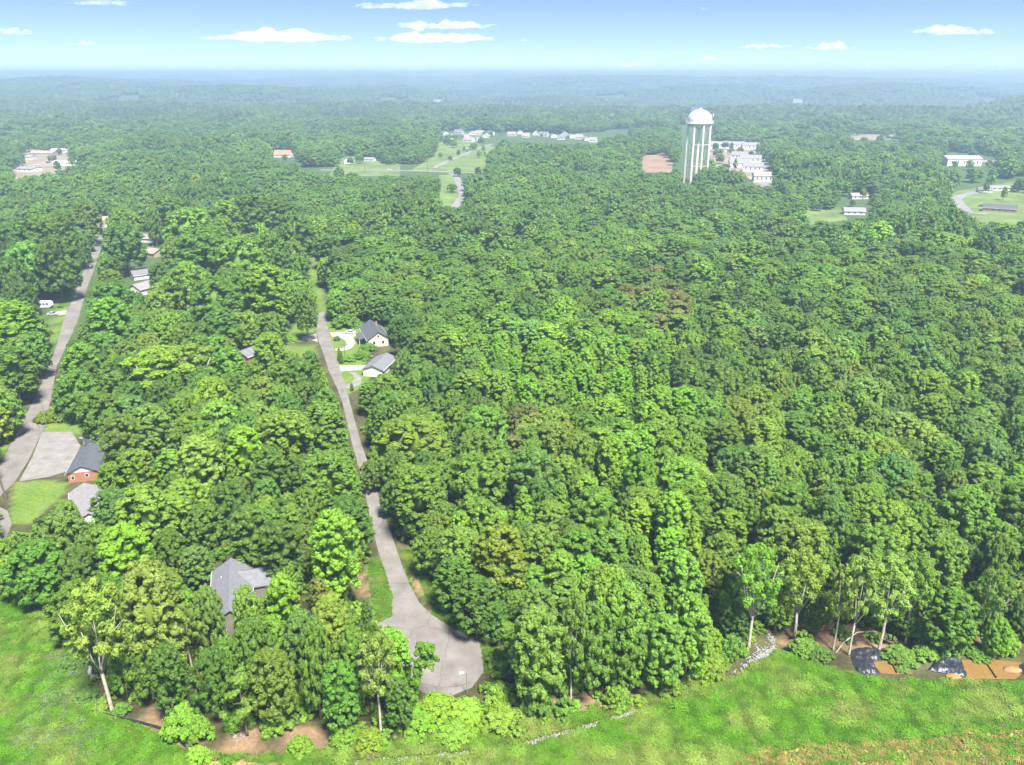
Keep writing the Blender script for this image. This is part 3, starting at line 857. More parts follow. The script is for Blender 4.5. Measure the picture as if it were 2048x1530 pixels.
ok = ~blocked(cand[:, 0], cand[:, 1], hh, rr, 0)
px, py, _ = proj(cand[:, 0], cand[:, 1], 0)
ok &= (py < 1480)
gr_ = random.Random(5)
for i in np.nonzero(ok)[0]:
    dmin = np.hypot(tx[:, 0] - cand[i, 0], tx[:, 1] - cand[i, 1]) - (tx[:, 2] + rr[i]) * .72
    if dmin.min() < 0: continue
    a, b, dep = proj(cand[i, 0], cand[i, 1], hh[i])
    c = pick_colour(a, b, gr_); k = pick_kind(c, b, gr_)
    f = {'cone': .72, 'tall': .95, 'pine': .9}.get(k, 1.0)
    TREES.append(dict(x=cand[i, 0], y=cand[i, 1], h=hh[i] * (1.12 if k == 'tall' else 1), r=rr[i] * f, c=c, k=k, traced=False))

# how large each shows in the photograph
for t in TREES:
    a, b, dep = proj(t['x'], t['y'], t['h'] * .7)
    t['px'], t['py'], t['dep'] = a, b, dep
    inside = -20 < a < 2068 and -20 < b < 1540
    t['show'] = (t['r'] * t['h'] / dep ** 2) * (1.25 if t['traced'] else 1) if inside else 0
TREES.sort(key=lambda t: -t['show'])
ORD = ['first', 'second', 'third', 'fourth', 'fifth', 'sixth', 'seventh', 'eighth', 'ninth', 'tenth', 'eleventh', 'twelfth', 'thirteenth', 'fourteenth', 'fifteenth', 'sixteenth', 'seventeenth', 'eighteenth', 'nineteenth', 'twentieth']
LRX = ([440, 479, 600, 700, 800, 860, 940, 1000], [200, 198, 150, 118, 92, 62, 8, -40])
MRX = ([420, 600, 700, 800, 900, 1000, 1100, 1200, 1300, 1400], [600, 638, 660, 693, 722, 748, 785, 805, 860, 890])
def zone(px, py):
    if py < 960 and px < np.interp(py, *LRX): return 'beyond the left road'
    if px < np.interp(py, *MRX):
        if py < 500: return 'behind the houses on the left road'
        if py < 650: return 'between the white house and the grass track'
        if py < 760: return 'left of the middle road near the drives'
        if py < 860: return 'between the two roads above the gravel lot'
        if py < 970: return 'between the brick house and the shaded road'
        if py < 1110: return 'behind the grey-roofed front house'
        if px < 440: return 'left of the grey-roofed front house' if py < 1290 else 'on the dirt bank at lower left'
        return 'between grey-roofed house and cul-de-sac' if py < 1330 else 'on the bank below the cul-de-sac'
    if px < 930:
        if py < 640: return 'right of the grass track'
        if py < 800: return 'around the beige house'
        if py < 1000: return 'right of the shaded stretch of road'
        return 'on the bank right of the cul-de-sac neck'
    for lim, nm2 in ((1110, 'middle of forest'), (1300, 'forest between cul-de-sac and creek'), (1520, 'forest left of the creek'), (1720, 'forest above the creek'), (1900, 'forest above the black tarps'), (9999, 'forest at the far right')):
        if px < lim: break
    if py > 1225: return 'at meadow edge, ' + nm2
    if py > 1080: return 'behind front row, ' + nm2
    if py > 960: return 'rows back, ' + nm2
    if py > 830: return 'well back, ' + nm2
    if py > 700: return 'deep in, ' + nm2
    return 'far back, ' + nm2
groups = {}
SOLO = TREES[:300]
for t in SOLO:
    key = (t['c'], t['k'], zone(t['px'], t['py']))
    groups.setdefault(key, []).append(t)
for key, ts in groups.items():
    ts.sort(key=lambda t: t['px'])
    for i, t in enumerate(ts):
        lab = f"{CNAME[key[0]]} {SNAME[key[1]]} tree {key[2]}"
        if len(ts) > 1: lab += f", {ORD[i]} from left"
        t['label'] = lab
def tint_of(c, g, amt=.10):
    b = np.array(TINT[c]) * np.array((1.30, 1.32, .92)); v = 1 + g.gauss(0, amt)
    return [float(max(.012, b[0] * v * (1 + g.gauss(0, .08)))), float(max(.02, b[1] * v)), float(max(.01, b[2] * v * (1 + g.gauss(0, .1))))]
cnt = {}
for t in SOLO:
    k = t['k']; i = cnt.get(k, 0) % KINDS_T[k]; cnt[k] = cnt.get(k, 0) + 1
    p = PROTO[k, i]
    root = empty(ONAME[k], (t['x'], t['y'], float(gz(t['x'], t['y'])[0]) - .05), gr_.uniform(0, 6.28), (t['r'] / p.r, t['r'] / p.r, t['h'] / p.h))
    tag(root, t['label'], 'tree', 'trees of the near forest')
    link('trunk', TM[k, i], root)
    c = link('crown', CM[k, i], root)
    c['tint'] = tint_of(t['c'], gr_)

# ------------------------------------------------------------------ the rest of the forest: one mass
def protos_collection(name, meshes):
    c = bpy.data.collections.new(name)
    for i, m in enumerate(meshes):
        o = bpy.data.objects.new('%s_%02d' % (name, i), m)
        c.objects.link(o)
    return c
def instancer(name, pts, rotz, scale, idx, tint, coll, label):
    me = bpy.data.meshes.new(name)
    n = len(pts)
    me.vertices.add(n)
    me.vertices.foreach_set('co', np.asarray(pts, np.float32).ravel())
    rot = np.zeros((n, 3), np.float32); rot[:, 2] = rotz
    for nm_, ty, arr, key in (('rot', 'FLOAT_VECTOR', rot, 'vector'), ('size', 'FLOAT_VECTOR', np.asarray(scale, np.float32), 'vector'), ('tint', 'FLOAT_VECTOR', np.asarray(tint, np.float32), 'vector'), ('pick', 'INT', np.asarray(idx, np.int32), 'value')):
        a = me.attributes.new(nm_, ty, 'POINT')
        a.data.foreach_set(key, arr.ravel())
    o = link(name, me)
    tag(o, label, None, None, 'stuff')
    ng = bpy.data.node_groups.new(name + '_nodes', 'GeometryNodeTree')
    ng.interface.new_socket('Geometry', in_out='INPUT', socket_type='NodeSocketGeometry')
    ng.interface.new_socket('Geometry', in_out='OUTPUT', socket_type='NodeSocketGeometry')
    N, L = ng.nodes, ng.links
    gi, go = N.new('NodeGroupInput'), N.new('NodeGroupOutput')
    ip = N.new('GeometryNodeInstanceOnPoints')
    ci = N.new('GeometryNodeCollectionInfo')
    ci.inputs['Collection'].default_value = coll
    ci.inputs['Separate Children'].default_value = True
    ci.inputs['Reset Children'].default_value = True
    def na(nm_, ty):
        q = N.new('GeometryNodeInputNamedAttribute'); q.data_type = ty; q.inputs['Name'].default_value = nm_
        return q.outputs['Attribute']
    e2r = N.new('FunctionNodeEulerToRotation')
    L.new(na('rot', 'FLOAT_VECTOR'), e2r.inputs[0])
    L.new(gi.outputs[0], ip.inputs['Points'])
    L.new(ci.outputs[0], ip.inputs['Instance'])
    ip.inputs['Pick Instance'].default_value = True
    L.new(na('pick', 'INT'), ip.inputs['Instance Index'])
    L.new(e2r.outputs[0], ip.inputs['Rotation'])
    L.new(na('size', 'FLOAT_VECTOR'), ip.inputs['Scale'])
    L.new(ip.outputs[0], go.inputs[0])
    md = o.modifiers.new('scatter', 'NODES')
    md.node_group = ng
    return o

NEAR_K = [('round', 4), ('tall', 4), ('cone', 3), ('pine', 2), ('pale', 3), ('vine', 2)]
near_meshes, near_idx = [], {}
for k, c_ in NEAR_K:
    for i in range(c_):
        near_idx[k, i] = len(near_meshes); near_meshes.append(joint_mesh(PROTO[k, i], 'near_tree_mesh'))
far_meshes, far_idx, far_p = [], {}, {}
for k in ('round', 'tall', 'cone', 'pine'):
    for i in range(3):
        p = make_proto(k, 500 + 17 * i + len(k), lod=1)
        far_idx[k, i] = len(far_meshes); far_p[k, i] = p
        far_meshes.append(joint_mesh(p, 'far_tree_mesh'))
pts, rz_, scl, idx, tnt = [], [], [], [], []
for t in TREES[300:]:
    k = t['k']; i = gr_.randrange(KINDS_T[k]); p = PROTO[k, i]
    pts.append((t['x'], t['y'], -.05)); rz_.append(gr_.uniform(0, 6.28)); s_ = t['r'] / p.r
    scl.append((s_, s_, t['h'] / p.h)); idx.append(near_idx[k, i]); tnt.append(tint_of(t['c'], gr_))
instancer('forest', pts, rz_, scl, idx, tnt, protos_collection('near_trees', near_meshes), 'dense mixed green forest filling the right half behind the front rows')
TOWER_AT = P(1390, 366)
pts, rz_, scl, idx, tnt = [], [], [], [], []
FARC = list('mmmmllldddddggo')
for y0, y1, s in ((470, 800, 10.8), (800, 1250, 13.0), (1250, 1900, 17.5)):
    c2 = jitter_grid(y0, y1, s, .68)
    h2 = rng.normal(16, 2.6, len(c2)); r2 = (.40 + .38 * rng.random(len(c2)) ** 1.5) * s * 1.05
    big = np.array([noise.noise((a / 110, b / 150, 2)) for a, b in c2]); big2 = np.array([noise.noise((a / 300, b / 260, 8)) for a, b in c2]); h2 *= 1 + .55 * big + .35 * big2; r2 *= 1 + .3 * big
    bl = blocked(c2[:, 0], c2[:, 1], h2, r2, 0)
    lone = bl & (c2[:, 1] > 700) & (rng.random(len(c2)) < .07)
    h2[lone] *= .62; r2[lone] *= .6
    twr = inpoly(*proj(c2[:, 0], c2[:, 1], h2)[:2], [(1355, 372), (1362, 205), (1432, 205), (1420, 372)]) | (np.hypot(c2[:, 0] - TOWER_AT.x, c2[:, 1] - TOWER_AT.y) < 25)
    ok = ~bl | (lone & ~twr)
    d_ = np.min(np.hypot(tx[:, 0][None] - c2[:, :1], tx[:, 1][None] - c2[:, 1:2]) - tx[:, 2][None] * .8, axis=1)
    ok &= d_ > 2.0
    ok &= ~((c2[:, 1] > 760) & (big2 - .3 * big < -.36))
    for i in np.nonzero(ok)[0]:
        a, b, dep = proj(c2[i, 0], c2[i, 1], h2[i])
        c = pick_colour(a, b, gr_) if b > 440 else gr_.choice(FARC)
        if gr_.random() < .65 and b < 470: c = 'd' if big[i] > .18 else ('g' if big[i] > .05 else ('l' if big2[i] > .15 else 'm'))
        k = pick_kind(c, b, gr_); j = gr_.randrange(3); p = far_p[k, j]
        s_ = r2[i] * {'cone': .78}.get(k, 1.0) / p.r
        pts.append((c2[i, 0], c2[i, 1], -.1)); rz_.append(gr_.uniform(0, 6.28)); scl.append((s_, s_, h2[i] / p.h)); idx.append(far_idx[k, j]); tnt.append(tint_of(c, gr_, .09))
instancer('forest', pts, rz_, scl, idx, tnt, protos_collection('far_trees', far_meshes), 'hazy blue-green forest stretching from mid distance past the water tower')
# beyond that: groves of small crowns
def grove(seed, n=26, size=64):
    g = np.random.default_rng(seed)
    iv, jf = ICO2
    V, Fq, S = [], [], []
    for i in range(n):
        c = np.array((g.uniform(-size / 2, size / 2), g.uniform(-size / 2, size / 2), g.uniform(5.5, 10.5)))
        r = g.uniform(5.0, 9.5)
        w = iv * (1 + .22 * g.normal(size=(len(iv), 1))) * r * np.array((1, 1, g.uniform(.75, 1.1)))
        Fq.append(jf + i * len(iv)); V.append(w + c); S.append(np.full(len(iv), g.uniform(.7, 1.3)))
    return np_mesh('grove_mesh', np.concatenate(V), [np.concatenate(Fq)], [LEAF], None, np.concatenate(S))
pts, rz_, scl, idx, tnt = [], [], [], [], []
for y0, y1, s, f in ((1900, 4200, 44, 1.0), (4200, 9000, 74, 1.5), (9000, 16000, 140, 2.4)):
    c2 = jitter_grid(y0, y1, s, .68)
    zz = gz(c2[:, 0], c2[:, 1])
    nn = np.array([noise.noise((a / 260, b / 420, 7)) for a, b in c2])
    ok = nn > -.40
    ok &= ~blocked(c2[:, 0], c2[:, 1], np.full(len(c2), 12.0), np.full(len(c2), 18.0), zz)
    for i in np.nonzero(ok)[0]:
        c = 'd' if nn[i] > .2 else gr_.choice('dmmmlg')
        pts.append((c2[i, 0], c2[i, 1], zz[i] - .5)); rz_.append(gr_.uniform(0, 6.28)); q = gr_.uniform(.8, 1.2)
        scl.append((f, f, (1 + .4 * (f - 1)) * q)); idx.append(gr_.randrange(5)); tnt.append([q_ * .42 for q_ in tint_of(c, gr_, .15)])  # tint darkened in place of the leaf self-shadowing these crown blobs lack
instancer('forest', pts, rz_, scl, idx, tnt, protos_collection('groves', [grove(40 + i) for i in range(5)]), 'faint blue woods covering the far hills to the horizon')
print('trees', len(TREES), 'traced', sum(t['traced'] for t in TREES))

# ------------------------------------------------------------------ shrubs, undergrowth, grass
SHRUB = [(872, 1425, 80, 3.4, 'b', 'vine-draped mound below the cul-de-sac, under the street lamp'), (930, 1436, 76, 3.6, 'b', 'vine-draped mound on the bank right below the street lamp'), (1000, 1400, 60, 4.0, 'b', 'leafy mound at the lower right rim of the cul-de-sac'),
         (1000, 1450, 84, 3.4, 'l', 'low leafy shrub on the bank before the white stones'), (835, 1452, 76, 3.2, 'b', 'bright leafy shrub at the foot of the vine column'), (905, 1475, 74, 2.6, 'l', 'low shrub on the grass below the vine mounds'),
         (995, 1325, 50, 3.0, 'l', 'shrub right of the cul-de-sac rim'), (922, 1235, 40, 2.2, 'l', 'small shrub beside the widening of the cul-de-sac'), (965, 1262, 44, 2.6, 'm', 'dark leafy shrub above the cul-de-sac rim'),
         (370, 1470, 78, 6.5, 'b', 'tall bright bush left on the dirt bank'), (400, 1475, 60, 5.0, 'l', 'bush behind the dark silt fence end'), (395, 1520, 46, 2.6, 'b', 'small bright bush beyond the end of the silt fence'), (600, 1500, 56, 2.6, 'b', 'bright bush on the lower dirt bank'),
         (480, 1450, 60, 4.0, 'm', 'bush in the middle of the dirt bank'), (555, 1455, 66, 4.4, 'l', 'leafy bush before the dark trunks on the bank'), (690, 1480, 60, 3.2, 'l', 'bush at the right end of the dirt bank'), (740, 1490, 64, 3.0, 'l', 'bush at the foot of the pale leaning tree'),
         (205, 1420, 40, 2.4, 'o', 'yellowish bush left of the white trunk'), (245, 1425, 36, 2.0, 'm', 'dark bush right of the white trunk foot'), (285, 1390, 50, 3.0, 'l', 'bush behind the white trunk'), (150, 1330, 60, 2.2, 'g', 'grey-green bush beside the grey rubble'),
         (175, 1400, 46, 2.2, 'g', 'grey-green weed bush left of the white-trunked tree'), (330, 1330, 60, 4.0, 'm', 'bush in the shade left of the front house'), (1075, 1425, 60, 6.5, 'm', 'vine curtain under the pale yellowish meadow tree'),
         (1235, 1400, 60, 4.0, 'l', 'bush at the meadow edge beside a bare trunk'), (1340, 1385, 54, 3.2, 'o', 'yellowish bush right of the tall bare trunk'), (1420, 1345, 62, 4.0, 'l', 'rounded bush before the stone trail'), (1465, 1310, 56, 4.6, 'm', 'dark bush left of the slender leaning trunk'),
         (1610, 1300, 60, 2.6, 'm', 'leafy bush below the creek bank'), (1640, 1315, 50, 2.2, 'd', 'dark low bush between creek and tarp'), (1800, 1318, 70, 2.2, 'm', 'green weeds between the two tarps'), (1850, 1312, 56, 2.4, 'l', 'weed bush left of the second tarp'),
         (1895, 1300, 70, 6.0, 'm', 'dark vine-covered bush above the second tarp'), (2010, 1300, 54, 4.6, 'b', 'bright bush above the muddy pond'), (1960, 1312, 56, 1.8, 'm', 'low weeds on the upper rim of the muddy pond'),
         (683, 727, 9, 5.6, 'd', 'narrow dark columnar conifer, nearer of the pair by the drive'), (679, 722, 8, 5.6, 'd', 'narrow dark columnar conifer, farther of the pair by the drive'), (674, 681, 13, 2.2, 'd', 'round shrub inside the looped drive'), (704, 782, 8, 3.0, 'd', 'dark upright shrub at the end of the curved drive'),
         (725, 715, 40, 3.0, 'm', 'shrubbery between the beige house and the grey garage'), (700, 720, 34, 2.4, 'l', 'shrub behind the columnar conifers'), (738, 700, 34, 3.0, 'm', 'dark shrub against the beige gable'), (692, 652, 56, 6.0, 'l', 'large leafy shrub above the looped drive'),
         (92, 842, 42, 3.6, 'o', 'thin spreading shrub overhanging the left road'), (98, 668, 18, 1.8, 't', 'brown brush heap on the roadside lawn'), (122, 615, 12, 1.8, 'd', 'small round shrub beside the travel trailer'), (585, 680, 40, 2.0, 'm', 'low hedge above the short concrete drive')]
for x, y, w, h, c, lab in SHRUB:
    b = P(x, y); dep = proj(b.x, b.y, 0)[2]; r = w / 2 * dep / F
    i = gr_.randrange(3); p = PROTO['bush', i]
    root = empty('shrub', (b.x, b.y, -.03), gr_.uniform(0, 6.28), (r / p.r, r / p.r, h / p.h))
    tag(root, lab, 'shrub', 'shrubs at the edges of the wood')
    link('stem', TM['bush', i], root)
    cr = link('crown', CM['bush', i], root); cr['tint'] = tint_of(c, gr_)
bushm = [joint_mesh(make_proto('bush', 700 + i, lod=1), 'undergrowth_mesh') for i in range(3)]
pts, rz_, scl, idx, tnt = [], [], [], [], []
c2 = jitter_grid(100, 300, 2.7, .66)
a, b, _ = proj(c2[:, 0], c2[:, 1], 0); a2, b2, _ = proj(c2[:, 0], c2[:, 1], 2.2)
ok = np.ones(len(c2), bool)
for poly in VIS[:19] + [CUL] + LAWN: ok &= ~inpoly(a, b, poly) & ~inpoly(a2, b2, poly) & ~inpoly(a - 14, b, poly) & ~inpoly(a + 14, b, poly)
ok &= b < 1520
for poly in DIRT: ok &= ~(inpoly(a, b, poly) & (rng.random(len(c2)) < .62))
ok &= rng.random(len(c2)) < .85
for i in np.nonzero(ok)[0]:
    edge = b[i] > 1180
    s_ = gr_.uniform(.35, .95) * (1 if edge else 1.3)
    pts.append((c2[i, 0], c2[i, 1], -.05)); rz_.append(gr_.uniform(0, 6.28)); scl.append((s_, s_, s_ * gr_.uniform(.6, 1.2)))
    idx.append(gr_.randrange(3)); tnt.append(tint_of(gr_.choice('mlobl' if edge else 'dmml'), gr_, .15))
instancer('undergrowth', pts, rz_, scl, idx, tnt, protos_collection('undergrowth_plants', bushm), 'low leafy undergrowth beneath and between the trees')

def tuft(seed, n=26):
    g = np.random.default_rng(seed)
    V = []
    for _ in range(n):
        a = g.uniform(0, 6.28); q = np.array((g.uniform(-.32, .32), g.uniform(-.32, .32), 0)); L = g.uniform(.22, .5)
        d = np.array((math.cos(a), math.sin(a), 0)); s = np.array((-d[1], d[0], 0)) * g.uniform(.035, .075)
        m = q + d * L * .35 + np.array((0, 0, L * .8)); e = q + d * L * .9 + np.array((0, 0, L * .75))
        V += [q - s, q + s, m + s * .8, m - s * .8, m - s * .8, m + s * .8, e + s * .2, e - s * .2]
    V = np.array(V)
    return np_mesh('tuft_mesh', V, [np.arange(len(V)).reshape(-1, 4)], [GRASS], None, np.repeat(g.uniform(.75, 1.25, n), 8))
pts, rz_, scl, idx, tnt = [], [], [], [], []
c2 = jitter_grid(88, 175, .40, .66)
a, b, _ = proj(c2[:, 0], c2[:, 1], 0)
inm = inpoly(a, b, MEADOW_R) | inpoly(a, b, MEADOW_L); ins = inpoly(a, b, GREEN_STRIP); inl = np.zeros(len(a), bool)
for poly in LAWN[4:6]: inl |= inpoly(a, b, poly)
dirt = np.zeros(len(a), bool)
for poly in DIRT: dirt |= inpoly(a, b, poly)
dryg = np.zeros(len(a), bool)
wob = np.array([noise.noise((q_ / 40, w_ / 25, 3)) * 22 for q_, w_ in zip(a, b)])
for poly in DIRT[8:10]: dryg |= inpoly(a + wob, b + wob, poly)
ok = (inm | ins | inl) & (a > -40) & (a < 2090) & (b < 1560) & ~inpoly(a, b, CUL)
keep = rng.random(len(a))
STONE_PATHS = [[(1050, 1490), (1100, 1474), (1150, 1462), (1195, 1448)], [(1225, 1440), (1272, 1424)], [(715, 1526), (800, 1520), (880, 1513), (940, 1506)], [(1465, 1352), (1490, 1336), (1505, 1318), (1535, 1312), (1545, 1296)], [(1400, 1380), (1440, 1362), (1455, 1358)]]
sdist = np.full(len(a), 9e9)
for q_ in STONE_PATHS: sdist = np.minimum(sdist, seg_dist(c2[:, 0], c2[:, 1], [P(*w_) for w_ in q_]))
gweed = np.zeros(len(a))
for wx, wy, wr in ((110, 1400, 70), (60, 1470, 50), (160, 1480, 60), (150, 1340, 60)):
    gweed = np.maximum(gweed, .15 * np.clip(1.3 - np.hypot(a - wx, (b - wy) * 1.6) / wr, 0, 1))
for i in np.nonzero(ok)[0]:
    n_a = noise.noise((c2[i, 0] / 9, c2[i, 1] / 6, 1)); n_b = noise.noise((c2[i, 0] / 2.2, c2[i, 1] / 2.2, 4))
    if dirt[i] and not dryg[i] and (keep[i] < .75 or n_b < 0): continue
    if dryg[i] and keep[i] < .35: continue
    if ins[i] and keep[i] < .35: continue
    dry = max(0, min(1, .25 + n_a * 1.5 + (.35 if ins[i] or dirt[i] else 0)))
    lush = np.array((.105, .255, .014)); pale = np.array((.23, .29, .06))
    tcol = (lush * (1 - dry * .75) + pale * dry * .75) * (1 + .5 * n_b)
    s_ = (.95 + 1.0 * max(0, n_b + .15)) * gr_.uniform(.75, 1.3) * (.5 if inl[i] else 1)
    if sdist[i] < .75: continue
    wz = gweed[i]
    if wz > 0 and gr_.random() < wz: tcol = np.array((.16, .24, .09)) * (1 + .4 * n_b); s_ *= 1.25
    if dryg[i] and gr_.random() < .8: tcol = np.array((.36, .29, .085)) * (1 + .4 * n_b) * gr_.uniform(.8, 1.15); s_ *= .7
    if gr_.random() < .035: tcol = np.array((.30, .25, .11)) * gr_.uniform(.7, 1.1)
    pts.append((c2[i, 0], c2[i, 1], 0)); rz_.append(gr_.uniform(0, 6.28)); scl.append((s_, s_, s_)); idx.append(gr_.randrange(4)); tnt.append(tcol)
instancer('grass', pts, rz_, scl, idx, tnt, protos_collection('grass_tufts', [tuft(i) for i in range(4)]), 'bright green meadow grass along the bottom of the picture')
print('grass', len(pts))

# ------------------------------------------------------------------ houses
def house(name, label, c, rz, W, L, eave, ridge, wallm, roofm, windows=(), door=None, gable=None, chimney=None, group=None, over=.45, porch=None, cat='house', gable_end=None):
    """ridge along local Y; the gable at -Y is the front. windows: (side, along, z, w, h)"""
    root = empty(name, (c[0], c[1], c[2] if len(c) > 2 else 0), rz)
    tag(root, label, cat, group)
    w, l = W / 2, L / 2
    MB().prism([(-w, 0), (w, 0), (w, eave), (0, ridge - .12), (-w, eave)] if gable is None else [(-w, 0), (w, 0), (w, eave), (-w, eave)], -l, l).build('wall', wallm, root)
    if gable is not None:
        for s in (-1, 1):
            MB().prism([(-w, eave + .003), (w, eave + .003), (0, ridge - .12)], s * l - .1 * (s > 0) - .0, s * l + .1 * (s < 0)).build('gable', gable, root)
    sl = (ridge - eave) / w
    th = .18
    ox = w + over
    zo = eave - over * sl
    rm = MB()
    rm.prism([(-ox, zo), (0, ridge), (ox, zo), (ox, zo + th), (0, ridge + th), (-ox, zo + th)], -l - over, l + over)
    ro = rm.build('roof', roofm, root)
    MB().box(-.14, .14, -l - over - .02, l + over + .02, ridge + th - .06, ridge + th + .05).build('ridge_cap', roofm, ro)
    for s in (-1, 1):
        a = MB()
        a.prism([(s * ox, zo - .12), (s * ox + s * .1, zo - .12), (s * ox + s * .1, zo + .1), (s * ox, zo + .1)][::s], -l - over - .01, l + over + .01)
        a.build('gutter', TRIM, ro)
    if chimney:
        cx_, cy_ = chimney
        MB().box(cx_ - .35, cx_ + .35, cy_ - .35, cy_ + .35, eave, ridge + 1.0).build('chimney', BRICK, root)
    def put(side, along, z, ww, hh, nm_):
        if side in 'fb':
            s = -1 if side == 'f' else 1
            y0 = s * l
            f = MB()
            for (x0, x1, z0, z1) in ((along - ww / 2 - .1, along + ww / 2 + .1, z + hh, z + hh + .1), (along - ww / 2 - .1, along + ww / 2 + .1, z - .1, z), (along - ww / 2 - .1, along - ww / 2, z, z + hh), (along + ww / 2, along + ww / 2 + .1, z, z + hh)):
                f.box(x0, x1, min(y0, y0 + s * .08), max(y0, y0 + s * .08), z0, z1)
            o = f.build(nm_, TRIM, root)
            MB().box(along - ww / 2, along + ww / 2, min(y0, y0 + s * .03), max(y0, y0 + s * .03), z, z + hh).build('pane' if nm_ == 'window' else 'panel', DARK if nm_ == 'window' else TRIM, o)
        else:
            s = -1 if side == 'l' else 1
            x0 = s * w
            f = MB()
            for (y0, y1, z0, z1) in ((along - ww / 2 - .1, along + ww / 2 + .1, z + hh, z + hh + .1), (along - ww / 2 - .1, along + ww / 2 + .1, z - .1, z), (along - ww / 2 - .1, along - ww / 2, z, z + hh), (along + ww / 2, along + ww / 2 + .1, z, z + hh)):
                f.box(min(x0, x0 + s * .08), max(x0, x0 + s * .08), y0, y1, z0, z1)
            o = f.build(nm_, TRIM, root)
            MB().box(min(x0, x0 + s * .03), max(x0, x0 + s * .03), along - ww / 2, along + ww / 2, z, z + hh).build('pane' if nm_ == 'window' else 'panel', DARK if nm_ == 'window' else TRIM, o)
    for q in windows: put(*q, 'window')
    if door: put(*door, 'door')
    return root

def rz_from(a, b):
    """rotation that turns local +Y towards a->b"""
    return math.atan2(-(b[0] - a[0]), b[1] - a[1])

# grey-roofed house in front
a, b = P(459, 1222, 6.6), P(462, 1118, 6.6)
rz = rz_from(a, b); L_ = (b - a).length; mid_ = (a + b) / 2
hA = house('house', 'grey-shingled house half hidden by trees left of the cul-de-sac', mid_.xy, rz, 7.6, L_ - .6, 4.2, 6.6, TAUPE, ROOF_GREY, windows=[('f', -1.6, .9, .95, 1.3), ('f', 1.2, 1.2, .95, 1.3), ('r', -5, 2.2, 1, 1.2), ('l', -3, 2.2, 1, 1.2), ('l', 3, 2.2, 1, 1.2)])
wing = MB().prism([(-3.4, 0), (3.4, 0), (3.4, 4.0), (0, 5.8), (-3.4, 4.0)], 0, 6.2)
wo = wing.build('wing_wall', TAUPE, hA); wo.rotation_euler = (0, 0, -math.pi / 2); wo.location = (3.2, L_ / 2 - 4.6, 0)
wr = MB().prism([(-3.8, 3.83), (0, 5.83), (3.8, 3.83), (3.8, 4.01), (0, 6.01), (-3.8, 4.01)], -2.4, 6.6).build('wing_roof', ROOF_GREY, hA)
wr.rotation_euler = (0, 0, -math.pi / 2); wr.location = (3.2, L_ / 2 - 4.6, 0)
MB().lathe([(0, .5), (.09, .5), (.09, 0)], 8).build('vent_pipe', TRIM, hA).location = (-2.0, 4.5, 5.4)

# brick house by the gravel lot
a, b = P(162, 932, 4.7), P(182, 893, 4.7)
rz = rz_from(a, b); L_ = 15.0; d_ = (b - a).normalized()
house('house', 'brick house with white gable and dark roof beside the gravel lot', (a + d_ * L_ / 2).xy, rz, 7.6, L_, 2.9, 4.7, BRICK, ROOF_DARK, gable=WHITE, windows=[('f', 1.0, 1.3, .8, .9), ('f', -2.6, .9, .7, 1.0), ('l', 0, 1.0, 1.2, 1.2), ('l', 4, 1.0, 1.2, 1.2), ('l', -4, 1.0, 1.2, 1.2)], door=('l', 2, .05, .95, 2.1))
a, b = P(176, 1026, 4.4), P(168, 968, 4.4)
house('house', 'low grey-roofed building just below the brick house', ((a + b) / 2).xy, rz_from(a, b), 7.0, (b - a).length, 2.6, 4.4, WSIDE, ROOF_LIGHT, windows=[('f', -1, 1, 1, 1), ('l', 2, 1, 1.2, 1.1)], door=('l', -2, .05, .9, 2.0))
c = P(222, 866, 3.4)
house('house', 'grey-roofed building almost hidden by the rust-tinged tree above the lot', c.xy, R(70), 8, 15, 2.7, 4.6, WSIDE, ROOF_LIGHT, windows=[('r', 0, 1, 1.2, 1.2), ('r', 4, 1, 1.2, 1.2)], door=('r', -4, .05, .9, 2.0))

# houses of the middle road
a, b = P(756, 664, 6.3), P(740, 640, 6.3)
hE = house('house', 'beige house with steep dark roof at the looped drive', ((a + b) / 2).xy, rz_from(a, b), 8.6, (b - a).length, 3.3, 6.3, BEIGE, ROOF_DARK, windows=[('f', -1.8, 1.2, .9, 1.3), ('f', 1.8, 1.2, .9, 1.3), ('f', 0, 4.0, .8, .9), ('l', -5, 1, 1.1, 1.3), ('l', 5, 1, 1.1, 1.3)], door=('l', 0, .05, 1, 2.1), chimney=(1.5, 3))
MB().prism([(-7.4, 2.35), (-4.9, 3.15), (-4.9, 3.3), (-7.4, 2.5)], -5.5, 3.5).build('porch_roof', ROOF_DARK, hE)
for yy in (-5.2, -.9, 3.2): MB().box(-7.25, -7.05, yy - .1, yy + .1, 0, 2.42).build('porch_post', TRIM, hE)
a, b = P(748, 729, 4.2), P(770, 709, 4.2)
house('garage', 'grey-roofed garage at the end of the straight concrete drive', ((a + b) / 2).xy, rz_from(a, b), 7.6, (b - a).length + 3, 2.7, 4.2, WSIDE, ROOF_GREY, windows=[('r', 0, 1, 1, 1)], door=('f', 0, .05, 3.0, 2.2), cat='garage')
c = P(503, 702, 3)
house('house', 'white and brick house tucked behind a tree left of the middle road', c.xy, R(-28), 7.4, 12, 2.9, 4.6, BRICK, ROOF_GREY, gable=WHITE, windows=[('r', 0, 1, 1.1, 1.2), ('f', -1.5, 1, .9, 1.1), ('f', 1.5, 1, .9, 1.1)], door=('r', 3, .05, .9, 2.0))
